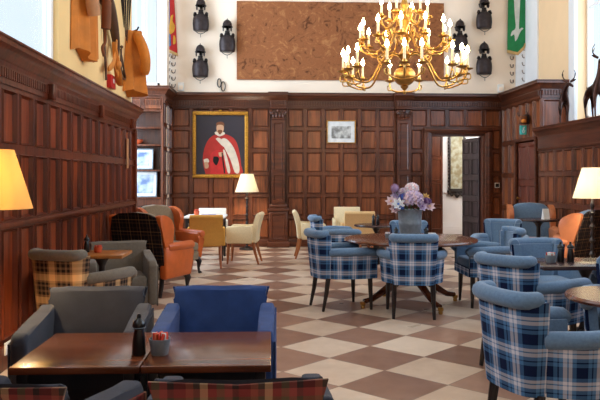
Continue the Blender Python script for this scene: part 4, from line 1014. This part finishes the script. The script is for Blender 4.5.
for lab, x in (('terracotta bowl on the top open shelf in the bay', -.12),):
    mb = MB(); mb.lathe([(0, 0), (.05, 0), (.10, .05), (.11, .09), (.10, .09), (.05, .012), (0, .012)], M['terracotta'], 20); tag(mb.build('bowl', None, (-2.40+x, 13.40, 2.038)), lab, 'bowl')

# ------------------------------------------------------------------ relics on the left wall
WX = -2.0
relics0 = set(C.objects)
def sheet_coat(mb, y0, y1, z0, z1, taper, m, depth=.10, nf=5, hem=.05, top=0.6):
    ny, nz = 26, 10; F = []; B = []
    for i in range(ny+1):
        u = i/ny; cF = []; cB = []
        for j in range(nz+1):
            v = j/nz; wd = (1-v)+v*top; y = (y0+y1)/2+(u-.5)*(y1-y0)*wd; z = z0+(z1-z0)*v+(hem*math.sin(u*9)*(1-v))
            bul = math.sin(u*PI)**.8; x = .015+depth*bul*(.5+.5*(.5+.5*math.sin(u*nf*2*PI+1.2*v)))*(1-.3*v)
            cF.append(mb.v(x, y, z)); cB.append(mb.v(.006, y, z))
        F.append(cF); B.append(cB)
    for i in range(ny):
        for j in range(nz):
            mb.face([F[i][j], F[i+1][j], F[i+1][j+1], F[i][j+1]], m); mb.face([B[i+1][j], B[i][j], B[i][j+1], B[i+1][j+1]], m)
        mb.face([F[i][0], B[i][0], B[i+1][0], F[i+1][0]], m); mb.face([F[i][nz], F[i+1][nz], B[i+1][nz], B[i][nz]], m)
    for j in range(nz):
        mb.face([F[0][j], F[0][j+1], B[0][j+1], B[0][j]], m); mb.face([F[ny][j], B[ny][j], B[ny][j+1], F[ny][j+1]], m)
t = thing('leather_coat', 'long buff leather coat with hanging sleeves on the left wall', 'coat', (WX, 0, 0), 0, 'old leather coats on the left wall')
mb = MB(); sheet_coat(mb, 6.62, 7.46, 2.60, 4.2, 1, M['buff'], .15, 4.3, .04, .8); mb.build('coat_body', t)
mb = MB(); mb.tube(smooth_path([(.12, 6.95, 4.1), (.16, 6.80, 3.6), (.17, 6.78, 3.2), (.18, 6.86, 2.98)], 5), [.07]*16, M['buff_pale'], 12); mb.build('sleeve', t)
mb = MB(); mb.tube(smooth_path([(.12, 7.32, 4.1), (.15, 7.46, 3.6), (.15, 7.49, 3.2), (.14, 7.50, 2.98)], 5), [.055]*16, M['buff_dark'], 12); mb.tube(smooth_path([(.13, 7.50, 2.98), (.12, 7.55, 2.85), (.10, 7.51, 2.78), (.11, 7.55, 2.70)], 4), .018, M['buff_dark'], 7); mb.build('sleeve', t)
t = thing('leather_coat', 'short orange buff coat hanging at the corner beside the bay window', 'coat', (WX, 0, 0), 0, 'old leather coats on the left wall')
mb = MB(); sheet_coat(mb, 8.95, 9.54, 2.50, 3.32, 1, M['buff'], .30, 3.1, .04, .28); mb.build('coat_body', t)
mb = MB(); mb.tube(smooth_path([(.14, 9.22, 3.27), (.24, 9.10, 3.10), (.29, 9.06, 2.92), (.27, 9.12, 2.74)], 5), [.05, .055]+[.07]*12+[.06, .05], M['buff'], 12); mb.build('sleeve', t)
mb = MB(); mb.tube([(.02, 9.25, 3.30), (.14, 9.25, 3.34), (.16, 9.25, 3.38)], .012, M['iron'], 6); mb.build('hanging_loop', t)
t = thing('powder_horn', 'dark curved horn hung high on the left wall', 'horn', (WX, 0, 0))
mb = MB(); P = smooth_path([(.10, 7.66, 3.34), (.10, 7.87, 3.27), (.09, 8.12, 3.10), (.07, 8.32, 2.94), (.06, 8.36, 2.84)], 5); mb.tube(P, [.085-.055*i/(len(P)-1) for i in range(len(P))], M['horn'], 12); mb.build('horn', t)
mb = MB(); mb.lathe([(0, -.02), (.09, -.02), (.09, .02), (.04, .05), (0, .055)], M['iron'], 16, (.10, 7.64, 3.36)); mb.build('cap', t)
mb = MB(); mb.tube([(.03, 7.82, 3.25), (.03, 7.88, 2.9), (.03, 7.96, 2.5)], .014, M['horn'], 8); tag(mb.build('wooden_staff', None, (WX, 0, 0)), 'thin dark staff hanging under the curved horn', 'staff')
t = thing('leather_ribbon', 'orange knotted leather strap hanging beside the thin staff', 'strap', (WX+.05, 0, 0))
mb = MB()
for pts, wd in (([(.05, 8.22, 3.02), (.06, 8.02, 2.72), (.05, 7.78, 2.60)], .05), ([(.05, 8.05, 2.95), (.07, 8.12, 2.70), (.06, 8.30, 2.52), (.05, 8.42, 2.50)], .045), ([(.06, 8.08, 2.70), (.07, 8.2, 2.62), (.05, 8.34, 2.60)], .05)):
    P = smooth_path(pts, 4); mb.tube(P, [wd*(.5+.5*math.sin(PI*(i+.6)/len(P))) for i in range(len(P))], M['ribbon'], 8, True, .35)
mb.build('strap', t)
mb = MB(); mb.ball((.08, 8.12, 2.70), .05, M['ribbon'], 10, 1.2); mb.build('knot', t)
t = thing('trigger_guard', 'small triangular iron fitting on the left wall beside the leather strap', 'fitting', (WX, 0, 0))
mb = MB(); mb.tube([(.03, 8.75, 3.0), (.03, 8.75, 2.75), (.03, 9.02, 2.66), (.03, 8.76, 2.92)], .014, M['horn'], 7); mb.tube([(.03, 8.75, 2.75), (.03, 8.78, 2.64), (.03, 9.02, 2.66)], .014, M['horn'], 7); mb.build('bracket', t)
mb = MB(); mb.ball((.04, 8.74, 3.02), .022, M['horn'], 8); mb.build('knob', t)
for i, (y0, y1, z0) in enumerate(((8.62, 8.92, 3.30), (8.75, 9.02, 3.20), (8.95, 9.08, 3.16), (9.2, 9.12, 3.14), (9.38, 9.2, 3.22))):
    t = thing('sword', '%s of five thin dark swords hung high on the left wall' % ('first', 'second', 'third', 'fourth', 'fifth')[i] + ' from the horn', 'sword', (WX, 0, 0), 0, 'swords on the left wall')
    mb = MB(); mb.tube([(.03, y0, 4.1), (.03, (y0*.6+y1*.4), 3.7), (.03, y1, z0)], [.016, .014, .004], M['iron'], 6, True, .5); mb.build('blade', t)
    mb = MB(); mb.tube([(.03, y0, 4.1), (.03, y0-.02, 4.26)], .018, M['horn'], 8); mb.tube([(.03, y0-.07, 4.1), (.03, y0+.07, 4.1)], .01, M['iron'], 6); mb.build('hilt', t)
t = thing('alarm_call_point', 'small red alarm box at the foot of the yellow wall', 'alarm box', (WX, 8.22, 2.515))
mb = MB(); mb.box((.03, 0, 0), (.055, .24, .15), M['red'], .006); mb.build('case', t)
mb = MB(); mb.box((.06, 0, .01), (.004, .06, .05), M['paper'], .001); mb.build('glass_window', t)

for o in C.objects:      # relics hang on the plaster plane, a little farther along the wall
    if o not in relics0 and o.parent is None:
        o.location.y *= 1.07; o.location.z = 1.07*o.location.z-.098; o.scale = (1, 1.07, 1.07)
# ------------------------------------------------------------------ bronze deer on the right ledge
def skin_body(name, parent, verts, edges, radii, m):
    me = bpy.data.meshes.new(name); me.from_pydata(verts, edges, []); me.materials.append(m)
    o = bpy.data.objects.new(name, me); C.objects.link(o); o.parent = parent
    sk = o.modifiers.new('skin', 'SKIN'); sk.use_smooth_shade = True
    if not me.skin_vertices: me.skin_vertices.new()
    for i, r in enumerate(radii): me.skin_vertices[0].data[i].radius = (r*.84, r*.84)
    me.skin_vertices[0].data[0].use_root = True
    sb = o.modifiers.new('smooth', 'SUBSURF'); sb.levels = 1; sb.render_levels = 2
    return o
def deer(label, loc, rz, s, neck, head, legs, antlers):
    t = thing('deer_statue', label, 'statue', loc, rz, 'bronze deer on the right ledge'); t.scale = (s, s, s)
    V = [(0, -.17, .40), (0, -.06, .40), (0, .06, .41), (0, .17, .42)]; E = [(0, 1), (1, 2), (2, 3)]; Rr = [.072, .066, .07, .075]
    last = 3
    for p, r in neck: V.append(p); Rr.append(r); E.append((last, len(V)-1)); last = len(V)-1
    for p, r in head: V.append(p); Rr.append(r); E.append((last, len(V)-1)); last = len(V)-1
    for root, pts in legs:
        l = root
        for p, r in pts: V.append(p); Rr.append(r); E.append((l, len(V)-1)); l = len(V)-1
    V.append((0, -.25, .42)); Rr.append(.02); E.append((0, len(V)-1))
    skin_body('body', t, V, E, Rr, M['bronze'])
    h = Vector(head[0][0])
    for sx in (-1, 1):
        mb = MB(); b = h+Vector((sx*.02, -.01, .03))
        if antlers:
            P = smooth_path([b, b+Vector((sx*.05, -.03, .05)), b+Vector((sx*.07, .0, .11)), b+Vector((sx*.05, .03, .16))], 3); mb.tube(P, [.010-.006*i/(len(P)-1) for i in range(len(P))], M['bronze'], 6)
            mb.tube([b+Vector((sx*.06, -.02, .07)), b+Vector((sx*.06, .05, .11))], [.007, .003], M['bronze'], 6)
        mb.build('antler', t) if antlers else mb.bm.free()
        mb = MB(); mb.tube([b+Vector((sx*.0, .0, -.01)), b+Vector((sx*.05, -.01, .02)), b+Vector((sx*.08, -.01, .03))], [.012, .018, .004], M['bronze'], 7, True, .5); mb.build('ear', t)
std = [(0, [((-.05, -.19, .28), .042), ((-.05, -.23, .17), .018), ((-.05, -.20, .02), .013)]), (0, [((.05, -.18, .28), .042), ((.05, -.20, .17), .018), ((.05, -.15, .02), .013)]),
       (3, [((-.05, .17, .28), .035), ((-.05, .18, .15), .016), ((-.05, .17, .02), .013)]), (3, [((.05, .18, .28), .035), ((.05, .20, .15), .016), ((.05, .21, .02), .013)])]
deer('bronze deer with lowered turned head beside the pier, one foreleg lifted', (4.93, 11.55, 2.285), R(158), 1.12,
     [((0, .25, .48), .052), ((-.03, .31, .55), .038)], [((-.06, .34, .58), .034), ((-.10, .41, .54), .024), ((-.11, .45, .52), .015)],
     std[:3]+[(3, [((.05, .22, .30), .035), ((.05, .30, .22), .016), ((.05, .26, .12), .013)])], True)
deer('bronze deer with upright neck looking at the room, nearer the right edge', (4.95, 10.5, 2.285), R(172), 1.2,
     [((0, .20, .50), .055), ((0, .22, .60), .036), ((0, .23, .68), .030)], [((0, .24, .73), .032), ((0, .31, .71), .022), ((0, .345, .70), .014)], std, True)
